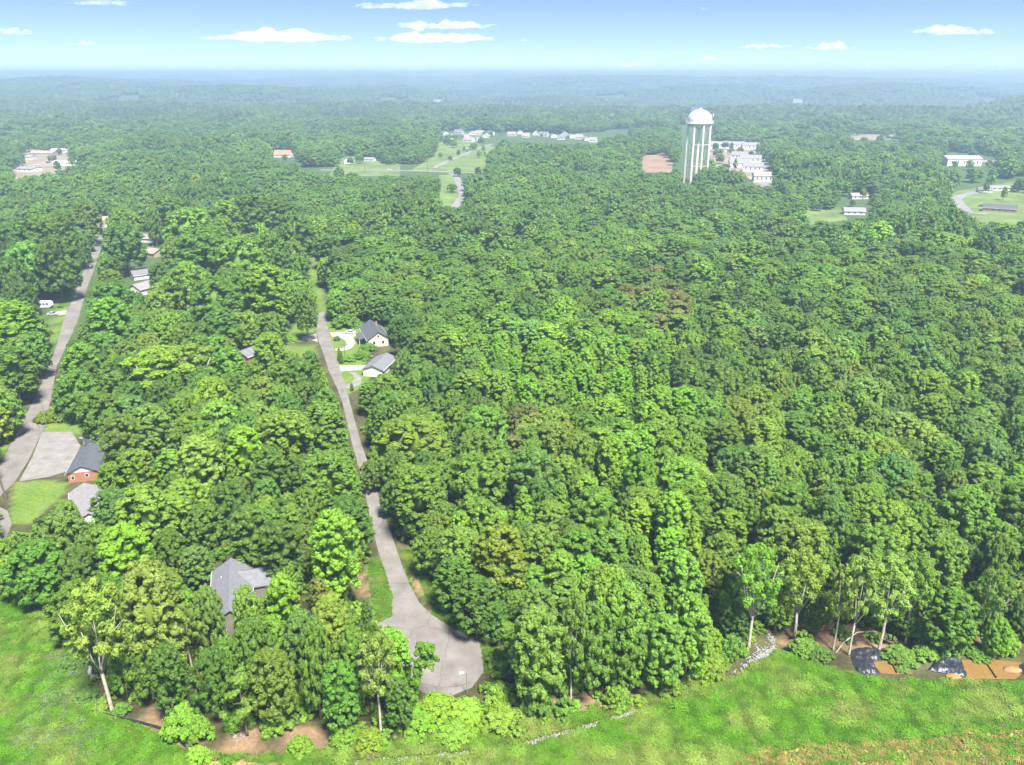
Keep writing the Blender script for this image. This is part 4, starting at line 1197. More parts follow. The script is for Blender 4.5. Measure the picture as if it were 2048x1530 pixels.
# houses of the left road
c = P(286, 572, 3.6)
house('house', 'white house with pale gable roof near the left road', c.xy, R(-24), 8.2, 12, 3.4, 5.6, WSIDE, ROOF_LIGHT, windows=[('f', -1.0, 1.2, .9, 1.4), ('f', 2, 1.2, .9, 1.4), ('l', 0, 1.2, 1, 1.3)], door=('l', 3, .05, .9, 2.0))
c = P(286, 544, 3.2)
house('house', 'grey-roofed house behind the white one with open carport', c.xy, R(-52), 7.6, 12, 2.7, 4.6, WSIDE, ROOF_GREY, windows=[('f', 0, 1, 1, 1.2)], door=('l', 2, .05, .9, 2.0))
cp = empty('carport', P(267, 546).xyz, R(-20)); tag(cp, 'flat white carport roof on posts beside the parked pale van', 'carport')
MB().box(-3.2, 3.2, -2.6, 2.6, 2.5, 2.68).build('roof', ROOF_WHITE, cp)
for sx in (-3, 3):
    for sy in (-2.4, 2.4): MB().box(sx - .07, sx + .07, sy - .07, sy + .07, 0, 2.5).build('post', TRIM, cp)
c = P(306, 502, 2.8)
hJ = house('house', 'tan house with brown roof and porch by the left road', c.xy, R(62), 9.0, 12, 2.8, 4.6, TAN, ROOF_BROWN, windows=[('r', 0, 1.1, 1.1, 1.2), ('r', -3.5, 1.1, 1.1, 1.2), ('f', 0, 1.1, 1.1, 1.2)], door=('r', 3, .05, .9, 2.0), chimney=(1.8, 2))
c = P(297, 474, 3.0)
house('house', 'white house with grey roof behind the tan one', c.xy, R(75), 8.0, 12, 3.0, 5.0, WSIDE, ROOF_LIGHT, windows=[('r', -3, 1.1, 1.1, 1.3), ('r', 1, 1.1, 1.1, 1.3)], door=('r', 4, .05, .9, 2.0))
c = P(494, 458, 3.5)
house('house', 'pale roof corner showing between trees beyond the middle road', c.xy, R(-40), 8.5, 13, 3.0, 5.2, WSIDE, ROOF_LIGHT, windows=[('f', 0, 1.1, 1.1, 1.2)], door=('r', 1, .05, .9, 2.0))
# far houses and sheds
def far(x, y, rzd, W, L, eave, ridge, wm, rm, label, name='house', group=None, n=3, cat=None):
    c = PT(x, y)
    wins = [('r', (i - (n - 1) / 2) * L / (n + .4), eave * .35, 1.3, eave * .4) for i in range(n)] + [('l', (i - (n - 1) / 2) * L / (n + .4), eave * .35, 1.3, eave * .4) for i in range(n)] + [('f', 0, eave * .4, 1.4, eave * .35)]
    return house(name, label, c, R(rzd), W, L, eave, ridge, wm, rm, windows=wins, group=group, cat=cat or name)
far(697, 327, 8, 10, 12, 5.0, 8.5, WHITE, ROOF_GREY, 'small white far house standing alone on a lawn behind the highway', n=2)
far(740, 322, 70, 7, 14, 2.8, 4.6, WHITE, ROOF_LIGHT, 'low white far house under trees right of the lone white one', n=2)
far(567, 314, 84, 13, 22, 4.0, 9.0, WSIDE, ROOF_RED, 'far house with coral red roof among the trees', n=3)
far(1707, 428, 80, 9, 16, 3.0, 5.2, WSIDE, ROOF_LIGHT, 'far white house with grey roof under tall trees')
far(1716, 397, 95, 8, 15, 3.0, 5.0, WSIDE, ROOF_BROWN, 'far brown-roofed house behind the white one, between trees')
far(1998, 423, 62, 10, 24, 3.2, 5.6, BRICK, ROOF_DARK, 'far brick house with dark roof beside two parked cars', n=5)
far(1920, 330, 85, 24, 40, 8.5, 11, WHITE, ROOF_WHITE, 'large white flat shed among the far trees on the right', 'shed', n=5)
far(2000, 380, 88, 8, 22, 2.8, 4.2, WHITE, ROOF_LIGHT, 'far long white mobile home beyond the brick house', n=4)
far(1968, 384, 80, 7, 12, 2.8, 4.4, WSIDE, ROOF_GREY, 'small far grey-roofed house left of the mobile home', n=2)
far(1978, 330, 88, 10, 50, 4, 5.5, PALEF, ROOF_LIGHT, 'far long tan-roofed building right of the white shed', 'shed', n=6)
for x, y, rzd, W, L, e, r, wm, rm, lb in ((50, 318, 86, 10, 26, 3.5, 5, WSIDE, ROOF_LIGHT, 'far pale shed, leftmost of the yard at upper left'), (90, 311, 84, 16, 34, 4, 6.5, TAN, ROOF_BROWN, 'far tan-roofed shed in the yard at upper left'), (122, 305, 88, 10, 24, 4, 5.5, WSIDE, ROOF_WHITE, 'far white-roofed shed at the back of the yard'),
                                 (140, 330, 88, 14, 36, 4, 5.2, WHITE, ROOF_WHITE, 'far long white shed, nearest of the yard'), (60, 342, 70, 14, 24, 3.5, 5, WSIDE, ROOF_LIGHT, 'far grey shed before the tan-roofed one'), (20, 336, 60, 12, 20, 4, 6, WSIDE, ROOF_LIGHT, 'far pale building cut by the left picture edge'),
                                 (215, 316, 88, 10, 26, 4, 5.5, WHITE, ROOF_WHITE, 'far white strip of building showing above the trees')):
    far(x, y, rzd, W, L, e, r, wm, rm, lb, 'shed', 'sheds of the far yard')
row = [(890, 270, 20), (902, 278, -15), (918, 268, 70), (931, 275, 15), (945, 270, -20), (938, 283, 60), (956, 281, 20), (960, 270, 75), (972, 275, -15), (982, 269, 10),
       (1024, 272, 75), (1040, 268, 10), (1052, 275, 80), (1072, 270, -10), (1088, 273, 70), (1106, 275, 15), (1122, 279, 80), (1128, 272, -15), (1142, 276, 20), (1158, 278, 75), (1172, 281, 10), (1186, 284, 75)]
row.sort()
names = ['%s from left in the far row of white houses behind the highway' % (ORD[i] if i < 20 else {20: 'twenty-first', 21: 'twenty-second'}[i]) for i in range(len(row))]
for (x, y, rzd), nm_ in zip(row, names):
    far(x, y, rzd, gr_.uniform(9, 12), gr_.uniform(12, 18), gr_.uniform(3, 4.5), gr_.uniform(6.5, 8.5), gr_.choice([WHITE, WSIDE, BEIGE]), gr_.choice([ROOF_LIGHT, ROOF_GREY, ROOF_BROWN]), 'small pale house, ' + nm_, group='far row of white houses', n=2)
for x, y, rzd, W, L, lb in ((1432, 296, 85, 13, 24, 'far pale apartment block just right of the tower legs'), (1465, 296, 88, 15, 34, 'far wide pale apartment block at the back of the group'), (1502, 298, 80, 14, 26, 'far pale apartment block beside the wide street'),
                            (1480, 318, 60, 13, 22, 'far apartment block in the middle of the group'), (1500, 325, 80, 13, 26, 'far apartment block right of the middle one'), (1478, 334, 85, 13, 24, 'far apartment block nearest the round tree'), (1505, 342, 75, 12, 22, 'far apartment block, nearest along the street'), (1525, 362, 85, 12, 20, 'far white house at the near end of the wide street')):
    far(x, y, rzd, W, L, 6.0, 9.5, gr_.choice([WHITE, WSIDE]), gr_.choice([ROOF_LIGHT, ROOF_BROWN]), lb, 'apartment_block', 'far apartment blocks', n=4, cat='apartment block')
for x, y, lb in ((876, 205, 'pale villa on the far wooded ridge'), (405, 195, 'tiny white building in the far hazy woods at upper left'), (440, 200, 'tiny white roof right of another in the hazy woods'), (30, 203, 'tiny white house at the far left in the haze'), (1595, 205, 'tiny white roof in the far woods right of the tank'), (1770, 238, 'small pale house in the far hills right'), (1880, 240, 'pale cluster house on the far right hillside'), (1895, 246, 'pale house just right of the hillside cluster house'), (240, 226, 'tiny pale house in hazy woods left of centre'), (1330, 222, 'tiny pale house left of the tank in the haze')):
    far(x, y, gr_.uniform(60, 110), 18, 30, 7, 12, WHITE, ROOF_LIGHT, lb, n=2)

# ------------------------------------------------------------------ water tower
TWP = P(1390, 366)
zt = z_for(TWP.x, TWP.y, 219)
tw = empty('water_tower', (TWP.x, TWP.y, 0), 0); tag(tw, 'tall white water tower with domed tank on eight legs', 'water tower')
TWM = mat('tower_paint', (0.74, 0.69, 0.61), .55, .12, .08)
rad = 24.5 * proj(TWP.x, TWP.y, zt)[2] / F
zw = z_for(TWP.x, TWP.y - rad, 247.5)
zbot = zw - rad * .42
prof = [(0.01, zbot)] + [(rad * math.sin(q), zw - (zw - zbot) * math.cos(q)) for q in [R(v) for v in range(12, 91, 13)]] + [(rad, zw + .2), (rad, zw + 3.2)]
hd = zt - zw - 3.2
prof += [(rad * math.cos(q), zw + 3.2 + hd * math.sin(q)) for q in [R(v) for v in range(8, 90, 9)]] + [(.02, zt)]
tk = MB().lathe(prof, 40).build('tank', TWM, tw, True)
MB().lathe([(rad * .97, zw - .15), (rad + 1.5, zw - .15), (rad + 1.5, zw + .05), (rad * .97, zw + .05)], 40).build('walkway', TWM, tw)
rl = MB()
for k in range(40):
    q = 2 * math.pi * k / 40
    rl.tube([((rad + 1.45) * math.cos(q), (rad + 1.45) * math.sin(q), zw), ((rad + 1.45) * math.cos(q), (rad + 1.45) * math.sin(q), zw + 1.3)], [.06, .06], 4)
for zz in (.65, 1.3):
    pts_ = [((rad + 1.45) * math.cos(2 * math.pi * k / 40), (rad + 1.45) * math.sin(2 * math.pi * k / 40), zw + zz) for k in range(41)]
    rl.tube(pts_, [.06] * 41, 4)
rl.build('railing', TWM, tw)
MB().lathe([(0, zt + 1.4), (.6, zt + 1.3), (.9, zt + .2), (.9, zt - .3)], 12).build('cap_vent', TWM, tw)
legp = []
for k in range(8):
    q = R(10 + 45 * k)
    top = (rad * .96 * math.sin(q), -rad * .96 * math.cos(q)); bot = (rad * 1.0 * math.sin(q), -rad * 1.0 * math.cos(q))
    legp.append((bot, top))
    MB().tube([(*bot, 0), (*top, zw - .3)], [1.05, 1.05], 10).build('leg', TWM, tw)
    MB().box(bot[0] - 1.3, bot[0] + 1.3, bot[1] - 1.3, bot[1] + 1.3, -.3, .5).build('footing', CONCRETE, tw)
MB().tube([(0, 0, 0), (0, 0, zbot + .3)], [1.5, 1.5], 14).build('riser_pipe', TWM, tw)
def lp(k, z):
    b_, t_2 = legp[k % 8]; q = z / (zw - .3)
    return (b_[0] + (t_2[0] - b_[0]) * q, b_[1] + (t_2[1] - b_[1]) * q, z)
for lev in (.30, .655):
    for k in range(8): MB().tube([lp(k, zw * lev), lp(k + 1, zw * lev)], [.26, .26], 6).build('strut', TWM, tw)
for z0, z1 in ((.02, .30), (.30, .655), (.655, .97)):
    for k in range(8):
        MB().tube([lp(k, zw * z0), lp(k + 1, zw * z1)], [.035, .035], 4).build('brace_rod', TWM, tw)
        MB().tube([lp(k + 1, zw * z0), lp(k, zw * z1)], [.035, .035], 4).build('brace_rod', TWM, tw)
for q, zz in ((R(180), 4.5), (R(12), 9.0), (R(172), 3.5), (R(5), 2.5)):
    MB().box((rad + 1.2) * math.cos(q) - .4, (rad + 1.2) * math.cos(q) + .4, -.8, .2, zw + zz - 2.6, zw + zz).build('antenna', TWM, tw)

# ------------------------------------------------------------------ poles, lamps, vehicles
def pole(label, base, h, lean=(0, 0), r=.16, arm=True, m=WOODP, name='utility_pole'):
    o = empty(name, base); tag(o, label, 'pole')
    MB().tube([(0, 0, -.3), (lean[0], lean[1], h)], [r, r * .7], 8).build('pole', m, o)
    if arm:
        ax_ = MB().box(-1.2, 1.2, -.06, .06, 0, .12).build('crossarm', m, o); ax_.location = (lean[0] * .94, lean[1] * .94, h * .94)
        for dx in (-1.0, 0, 1.0):
            i_ = MB().lathe([(.0, .3), (.06, .28), (.06, .12), (0, .12)], 8).build('insulator', METAL, o); i_.location = (lean[0] * .94 + dx, lean[1] * .94, h * .94)
    return o
b = P(14, 1002); t = P(-3, 935, 9)
b9 = z_for(b.x, b.y, 938)
pole('dark leaning utility pole at the left picture edge beside the lawn', b, b9, ((-.9), .3), .3)
b = P(206, 521); pole('dark utility pole on the left road behind the orange sign', b, z_for(b.x, b.y, 490), r=.2)
b = P(94, 856); pole('thin pole rising out of the shrub over the left road', b, z_for(b.x, b.y, 797), r=.13, arm=False, m=METAL)
b = P(691, 722); pole('thin brown pole behind the columnar conifers', b, z_for(b.x, b.y, 688), r=.12)
for x, yb, yt, lb in ((855, 345, 318, 'far pole at the highway junction'), (730, 344, 326, 'far pole beside the highway left'), (1003, 346, 328, 'far pole right of the highway junction')):
    b = P(x, yb); pole(lb, b, z_for(b.x, b.y, yt), r=.25)
def lamp(label, base, h, arm, rz):
    o = empty('street_lamp', base, rz); tag(o, label, 'street lamp')
    MB().tube([(0, 0, -.2), (0, 0, h)], [.10, .07], 8).build('pole', METAL if h < 7 else WOODP, o)
    MB().tube([(0, 0, h - .15), (-arm * .5, 0, h + .25), (-arm, 0, h + .3)], [.05, .045, .04], 6).build('arm', METAL, o)
    hd_ = MB().box(-arm - .75, -arm + .1, -.19, .19, h + .22, h + .42).build('lamp_head', WHITE, o)
    MB().box(-arm - .68, -arm - .05, -.15, .15, h + .18, h + .217).build('lens', TRIM, hd_)
b = P(934, 1387); lamp('street lamp with white head on the rim of the cul-de-sac', b, z_for(b.x, b.y, 1346), .6, R(20))
b = P(192, 556); lamp('street lamp over the left road by the orange sign', b, z_for(b.x, b.y, 533), 1.6, R(0))

def car(label, base, rz, paint, L=4.6, W=1.85, Hh=1.5, suv=False, name='car'):
    o = empty(name, base, rz); tag(o, label, name)
    l, w = L / 2, W / 2
    body = MB()
    pr = [(-l, .35), (l, .35), (l, .75), (l * .92, .88), (l * .45, .95), (-l * .95, .98), (-l, .8)]
    bb = MB(); n = len(pr)
    for s in (-w, w): bb.v += [(x, s, z) for x, z in pr]
    bb.f += [tuple(range(n)), tuple(range(2 * n - 1, n - 1, -1))] + [((i + 1) % n, i, n + i, n + (i + 1) % n) for i in range(n)]
    bb.build('body', paint, o)
    rear = -l * (.95 if suv else .62)
    cab = [(l * .42, .96), (l * .12, Hh - .06), (rear + .25, Hh - .06), (rear, .99)]
    cb = MB(); n = 4
    for s in (-w * .9, w * .9): cb.v += [(x, s * (1 if z < 1.2 else .86), z) for x, z in cab]
    cb.f += [tuple(range(n)), tuple(range(2 * n - 1, n - 1, -1))] + [((i + 1) % n, i, n + i, n + (i + 1) % n) for i in range(n)]
    cb.build('window', DARK, o)
    MB().box(rear + .3, l * .1, -w * .76, w * .76, Hh - .055, Hh + .02).build('roof', paint, o)
    for sx in (-l * .62, l * .62):
        for sy in (-1, 1):
            wh = MB().tube([(sx, sy * (w - .2), .33), (sx, sy * (w + .02), .33)], [.33, .33], 12).build('wheel', BLACKR, o)
            MB().tube([(sx, sy * (w - .05), .33), (sx, sy * (w + .035), .33)], [.19, .19], 10).build('rim', METAL, wh)
    for sy in (-1, 1):
        MB().box(l - .05, l + .02, sy * w * .75 - .18, sy * w * .75 + .18, .62, .78).build('headlight', TRIM, o)
    return o
CARW = mat('white_car_paint', (.75, .75, .74), .3, .03, 1, spec=.5)
CARD = mat('dark_car_paint', (.06, .065, .07), .3, .05, 1, spec=.5)
CARS = mat('silver_car_paint', (.45, .47, .48), .3, .03, 1, spec=.5)
car('white car parked at the top of the looped drive', P(700, 667, 0), R(170), CARW)
car('pale van parked under the carport by the left road', P(250, 551, 0), R(15), CARS, 5.0, 2.0, 1.95, True, 'van')
car('grey-green car parked below the travel trailer', P(106, 630, 0), R(10), CARS)
car('dark car parked left of the far brick house, front one', P(1962, 413, 0), R(160), CARD, 5, 2, 1.6)
car('dark car parked left of the far brick house, rear one', P(1970, 421, 0), R(165), CARD, 5, 2, 1.6)
car('black vehicle parked under the trees left of the tower foot', P(1304, 358, 0), R(150), CARD, 6, 2.4, 2.4, True)

for (x, y, m_, lb), rr_ in zip(((1450, 303, CARW, 'white car parked among the far apartment blocks, farthest left'), (1462, 304, CARD, 'dark car parked in the middle of the far apartment lot'), (1476, 304, CARS, 'silver car parked right in the far apartment lot'), (1528, 318, CARW, 'white car on the far wide street, upper one'), (1534, 346, CARD, 'dark car on the far wide street, lower one'), (75, 330, CARW, 'white car parked in the far yard at upper left'), (96, 326, CARD, 'dark car parked in the far yard at upper left'), (780, 341, CARW, 'white car driving on the far highway'), (935, 303, CARD, 'dark car on the far rising road')), (90, 80, 95, 10, 12, 40, 70, 0, 60)):
    car(lb, P(x, y, .12), R(rr_), m_, 5.2, 2.1, 1.6)
c = P(79, 616); rv = empty('travel_trailer', c, R(6)); tag(rv, 'long white travel trailer with dark windows on the roadside lawn', 'trailer')
MB().prism([(-6, .55), (5.2, .55), (6.2, 1.3), (6.0, 2.7), (5.2, 3.3), (-5.8, 3.3), (-6, 3.1)], -1.25, 1.25).build('body', WHITE, rv)
for x0, x1 in ((-1.2, -.2), (.6, 1.8), (2.2, 3.2), (3.6, 4.8)): MB().box(x0, x1, -1.3, -1.2, 1.75, 2.6).build('window', DARK, rv)
BLUE = mat('blue_stripe', (.12, .22, .42), .5, .05, 1)
MB().box(-5.6, 4.9, -1.285, -1.2, 1.15, 1.4).build('stripe', BLUE, rv)
MB().box(-3.2, -2.4, -1.295, -1.2, .7, 2.7).build('door', TRIM, rv)
MB().box(-1, 0, -.5, .5, 3.305, 3.65).build('air_conditioner', TRIM, rv)
for x in (-1.6, -.7):
    for s in (-1, 1): MB().tube([(x, s * 1.0, .36), (x, s * 1.28, .36)], [.36, .36], 12).build('wheel', BLACKR, rv)
c = P(201, 527); sg = empty('road_sign', c, R(0)); tag(sg, 'orange construction sign at the roadside by the utility pole', 'sign')
ORANGE = mat('orange_sheet', (.80, .24, .05), .6, .1, 1)
MB().box(-.95, .95, -.03, .03, .5, 2.3).build('board', ORANGE, sg)
for x in (-.6, .6): MB().box(x - .05, x + .05, .035, .11, 0, 2.1).build('leg', METAL, sg)
c = P(95, 709); bn = empty('bin', c); tag(bn, 'blue wheeled bin beside the left road', 'bin')
BL = mat('blue_plastic', (.04, .13, .28), .5, .1, 1)
MB().lathe([(0, 0), (.5, 0), (.62, 1.45), (0, 1.45)], 4).build('tub', BL, bn)
MB().lathe([(0, 1.46), (.68, 1.46), (.66, 1.6), (0, 1.66)], 4).build('lid', BL, bn)
for s in (-1, 1): MB().tube([(s * .35, .42, .15), (s * .47, .42, .15)], [.15, .15], 10).build('wheel', BLACKR, bn)

# vine-covered leaning snag before the cul-de-sac
b = P(812, 1440); hv = z_for(b.x, b.y, 1290)
sn = empty('vine_covered_snag', b); tag(sn, 'leaning dead trunk smothered in bright vine, standing before the cul-de-sac', 'tree')
tl = P(848, 1310, hv)
dx_, dy_ = tl.x - b.x, 0.4
path = [(0, 0, 0), (dx_ * .3, 0, hv * .35), (dx_ * .62, dy_ * .5, hv * .7), (dx_, dy_, hv * .97)]
MB().tube(path, [.3, .25, .2, .1], 7).build('trunk', BARK, sn)
g_ = np.random.default_rng(3)
tt = np.concatenate([np.linspace(.05, .8, 34), np.linspace(.8, 1.02, 24)])
lo = np.stack([np.interp(tt, [0, .35, .7, 1], [p_[0] for p_ in path]), np.interp(tt, [0, 1], [0, dy_]), tt * hv * .97], 1)
top_ = np.arange(len(tt)) >= 34
lo[top_] += g_.normal(size=(top_.sum(), 3)) * np.array((.6, .5, .45)) + np.array((.5, 0, -.2))
lo[~top_] += g_.normal(size=((~top_).sum(), 3)) * .25
A = crown_arrays(5, lo, g_.uniform(.5, .78, len(tt)), 8, 18, .36, hv * .6)
vo = link('vine', np_mesh('vine', *A[:2], [LEAF], None, A[2]), sn); vo['tint'] = [.135, .27, .02]

# ------------------------------------------------------------------ stones, fence, rubble, logs, ponds
STONE = mat('pale_stone', (.27, .265, .26), .9, .25, 1.5)
def stones(label, path, n, spread, smin, smax, seed, rub=False):
    g = np.random.default_rng(seed)
    pp = [P(*q) for q in path]
    V, Fq = [], []
    iv, jf = ICO1
    for i in range(n):
        k = g.uniform(0, len(pp) - 1); j = int(k); q = pp[j].lerp(pp[j + 1], k - j)
        s = g.uniform(smin, smax) * .72
        w = iv * (1 + .22 * g.normal(size=(len(iv), 1))) * s * np.array((1, g.uniform(.6, 1), g.uniform(.5, .8)))
        c_ = np.array((q.x + g.normal() * spread, q.y + g.normal() * spread, 0))
        c_[2] = float(gz(c_[0], c_[1])[0]) + s * .25
        V.append(w + c_); Fq.append(jf + i * len(iv))
    o = link('stones', np_mesh('stones', np.concatenate(V), [np.concatenate(Fq)], [STONE]))
    return tag(o, label, None, None, 'stuff')
stones('line of pale riprap stones across the meadow edge', [(1050, 1490), (1100, 1474), (1150, 1462), (1195, 1448)], 170, .35, .14, .36, 1)
stones('short run of pale stones at the meadow edge', [(1225, 1440), (1272, 1424)], 46, .35, .14, .36, 2)
stones('sparse pale stones at the bottom of the picture', [(715, 1526), (800, 1520), (880, 1513), (940, 1506)], 70, .5, .12, .34, 3)
stones('pale stones spilling down from the creek to the meadow', [(1465, 1352), (1490, 1336), (1505, 1318), (1535, 1312), (1545, 1296)], 190, .55, .14, .4, 4)
stones('heap of pale stones at the creek mouth', [(1515, 1318), (1535, 1300)], 120, .9, .16, .42, 5)
stones('strip of pale stones beside the creek bed', [(1540, 1272), (1550, 1298)], 60, .35, .14, .36, 6)
stones('pale stones on the right creek bank', [(1582, 1285), (1602, 1308)], 46, .35, .14, .36, 7)
stones('few pale stones in the grass below the stone trail', [(1400, 1380), (1440, 1362), (1455, 1358)], 30, .6, .12, .3, 8)
stones('pale rubble chunks on the dirt bank', [(470, 1470), (485, 1475)], 10, .5, .2, .45, 9)
RUB = mat('grey_rubble', (.50, .49, .50), .95, .35, .5, detail=9)
for pts_, z, lb in (([(124, 1298), (140, 1294), (150, 1308), (143, 1318), (150, 1332), (142, 1340), (128, 1330), (130, 1312)], .05, 'pale grey bare slab left of the white-trunked tree'), ([(150, 1345), (165, 1328), (186, 1326), (182, 1345), (168, 1362), (152, 1352)], .06, 'pale grey bare patch beside the white trunk')):
    sheet('rubble_patch', pxs(pts_), z, RUB, 'structure', lb)
stones('broken grey rubble around the bare slabs', [(125, 1305), (145, 1325), (170, 1345), (175, 1365)], 120, 1.0, .12, .4, 12)
fpath = [(192, 1415), (198, 1428), (230, 1437), (280, 1448), (330, 1462), (350, 1478), (372, 1496)]
SILT = mat('black_silt_fabric', (.045, .045, .05), .7, .3, 2.0)
sf = empty('silt_fence', P(*fpath[0])); tag(sf, 'low dark silt fence along the dirt bank at lower left', 'fence')
o0 = P(*fpath[0]); fp = [P(*q) - o0 for q in fpath]
m_ = MB()
for a, b in zip(fp[:-1], fp[1:]):
    d_ = (b - a).normalized(); nrm = Vector((-d_.y, d_.x, 0)) * .02
    k0 = len(m_.v)
    for p_ in (a, b):
        for zz in (0, .75):
            m_.v += [tuple(p_ + nrm + Vector((0, 0, zz))), tuple(p_ - nrm + Vector((0, 0, zz - .04 * random.random())))]
    m_.f += [(k0, k0 + 4, k0 + 6, k0 + 2), (k0 + 1, k0 + 3, k0 + 7, k0 + 5), (k0 + 2, k0 + 6, k0 + 7, k0 + 3)]
m_.build('fabric', SILT, sf)
for a, b in zip(fp[:-1], fp[1:]):
    n = max(1, int((b - a).length / 2.2))
    for i in range(n):
        q = a.lerp(b, i / n); MB().tube([(q.x, q.y + .06, 0), (q.x, q.y + .06, 1.0)], [.035, .03], 5).build('stake', WOODP, sf)
LOG = mat('cut_log', (.42, .33, .2), .9, .3, 1.5)
for (x0, y0), (x1, y1), r_, lb in (((212, 1438), (262, 1454), .14, 'upper of two long pale logs below the silt fence'), ((225, 1446), (288, 1464), .16, 'lower of two long pale logs below the silt fence'), ((455, 1448), (495, 1462), .22, 'pale broken log on the dirt bank'), ((1378, 1344), (1402, 1343), .1, 'thin pale fallen stick at the meadow edge'), ((1449, 1290), (1460, 1276), .12, 'short pale log leaning in the dark bushes')):
    a, b = P(x0, y0), P(x1, y1); mid_ = (a + b) / 2
    o = MB().tube([a - mid_ + Vector((0, 0, r_)), Vector((0, .05, r_ * 1.2)), b - mid_ + Vector((0, 0, r_))], [r_, r_ * .95, r_ * .8], 8).build('log', LOG, None)
    o.location = mid_; tag(o, lb, 'log', 'logs lying about')
def arched():
    b = P(1672, 1305); e = P(1775, 1292)
    o = empty('fallen_sapling', b); tag(o, 'thin arching sapling bent over beside the first black tarp', 'tree')
    v = e - b
    pth = [Vector((0, 0, 0)), v * .12 + Vector((0, 0, 2.2)), v * .35 + Vector((0, 0, 4.2)), v * .68 + Vector((0, 0, 4.0)), v * .92 + Vector((0, 0, 2.4)), v + Vector((0, 0, 1.4))]
    MB().tube(pth, [.13, .11, .1, .08, .06, .03], 6).build('trunk', PALE_BARK, o)
    g = np.random.default_rng(8)
    lo = np.array([tuple(pth[2].lerp(pth[3], .6)), tuple(pth[3].lerp(pth[4], .3)), tuple(pth[4]), tuple(pth[4].lerp(pth[5], .5)), tuple(pth[5]), tuple(pth[5] + Vector((.7, 0, -.2)))]) + g.normal(size=(6, 3)) * .25
    A = crown_arrays(8, lo, np.array([.5, .5, .6, .7, .75, .6]), 6, 14, .36, 2, core=.3)
    c_ = link('crown', np_mesh('crown', *A[:2], [LEAF], None, A[2]), o); c_['tint'] = [.17, .22, .04]
arched()

TARP = mat('black_plastic', (.028, .031, .042), .42, .4, 1.2, spec=.5)
MUD = mat('muddy_water', (.215, .128, .042), .12, .12, .25, spec=.5)
CLAY = mat('orange_clay', (.55, .20, .07), .95, .3, 1.0, .5)
def tarp(label, outline, hgt, seed):
    pp = pxs(outline); cx_ = sum(p.x for p in pp) / len(pp); cy_ = sum(p.y for p in pp) / len(pp)
    lc = [(p.x - cx_, p.y - cy_) for p in pp]
    x0, x1 = min(p[0] for p in lc), max(p[0] for p in lc); y0, y1 = min(p[1] for p in lc), max(p[1] for p in lc)
    s = .16
    xs, ys = np.arange(x0, x1 + s, s), np.arange(y0, y1 + s, s)
    X, Y = np.meshgrid(xs, ys)
    ins_ = inpoly(X.ravel(), Y.ravel(), lc).reshape(X.shape)
    pv = [Vector((p[0], p[1], 0)) for p in lc]
    dist = seg_dist(X, Y, pv + pv[:1])
    Z = np.array([noise.noise((a / 1.1 + seed, b / 1.1, 0)) * .42 + abs(noise.noise((a / .45, b / .8 + seed, 3))) * .35 for a, b in zip(X.ravel(), Y.ravel())]).reshape(X.shape)
    Z = np.clip(hgt * smooth(0, 1.3, dist) + Z * smooth(0, .5, dist), 0, 9) + .05
    idm = -np.ones(X.shape, int); idm[ins_] = np.arange(ins_.sum())
    V = np.stack([X[ins_], Y[ins_], Z[ins_]], 1)
    q = np.stack([idm[:-1, :-1], idm[:-1, 1:], idm[1:, 1:], idm[1:, :-1]], -1).reshape(-1, 4)
    q = q[(q >= 0).all(1)]
    o = link('tarp', np_mesh('tarp', V, [q], [TARP])); o.location = (cx_, cy_, 0)
    so = o.modifiers.new('thickness', 'SOLIDIFY'); so.thickness = .03
    return tag(o, label, 'tarp')
tarp('black plastic sheet heaped left of the small muddy pool', [(1698, 1303), (1712, 1296), (1735, 1294), (1776, 1299), (1778, 1316), (1748, 1324), (1752, 1334), (1762, 1350), (1722, 1354), (1706, 1332)], .5, 1)
tarp('black plastic sheet heaped between the two muddy ponds', [(1872, 1304), (1905, 1294), (1918, 1300), (1924, 1322), (1938, 1356), (1914, 1354), (1890, 1348), (1852, 1342), (1868, 1322)], .6, 5)
tarp('black plastic sheet at the right picture edge', [(2036, 1330), (2060, 1322), (2090, 1340), (2060, 1356), (2040, 1350)], .4, 9)
for pts_, lb in (([(1744, 1326), (1770, 1322), (1795, 1328), (1820, 1340), (1826, 1348), (1790, 1349), (1762, 1347)], 'small pool of orange muddy water between the tarps'), ([(1920, 1321), (1980, 1319), (2042, 1325), (2048, 1345), (2030, 1359), (1936, 1358)], 'larger pond of orange muddy water')):
    sheet('pond_water', pxs(pts_), .06, MUD, 'structure', lb)
BAF = mat('baffle_fabric', (.22, .13, .06), .8, .2, 1)
for (x0, y0), (x1, y1), lb in (((1968, 1321), (1992, 1357), 'brown baffle strip across the larger pond'), ((1784, 1328), (1793, 1347), 'brown baffle strip across the small pool')):
    a, b = P(x0, y0), P(x1, y1); bf = empty('baffle', a); tag(bf, lb, 'baffle')
    v = b - a; d_ = v.normalized(); nrm = Vector((-d_.y, d_.x, 0)) * .03
    MB().poly([nrm + Vector((0, 0, 0)), v + nrm, v + nrm + Vector((0, 0, .45)), nrm + Vector((0, 0, .45))]).poly([-nrm + Vector((0, 0, .45)), v - nrm + Vector((0, 0, .45)), v - nrm, -nrm]).poly([nrm + Vector((0, 0, .45)), v + nrm + Vector((0, 0, .45)), v - nrm + Vector((0, 0, .45)), -nrm + Vector((0, 0, .45))]).build('fabric', BAF, bf)
    for i in range(4): q = v * (i / 3); MB().tube([(q.x + .05, q.y, 0), (q.x + .05, q.y, .7)], [.03, .03], 5).build('stake', WOODP, bf)
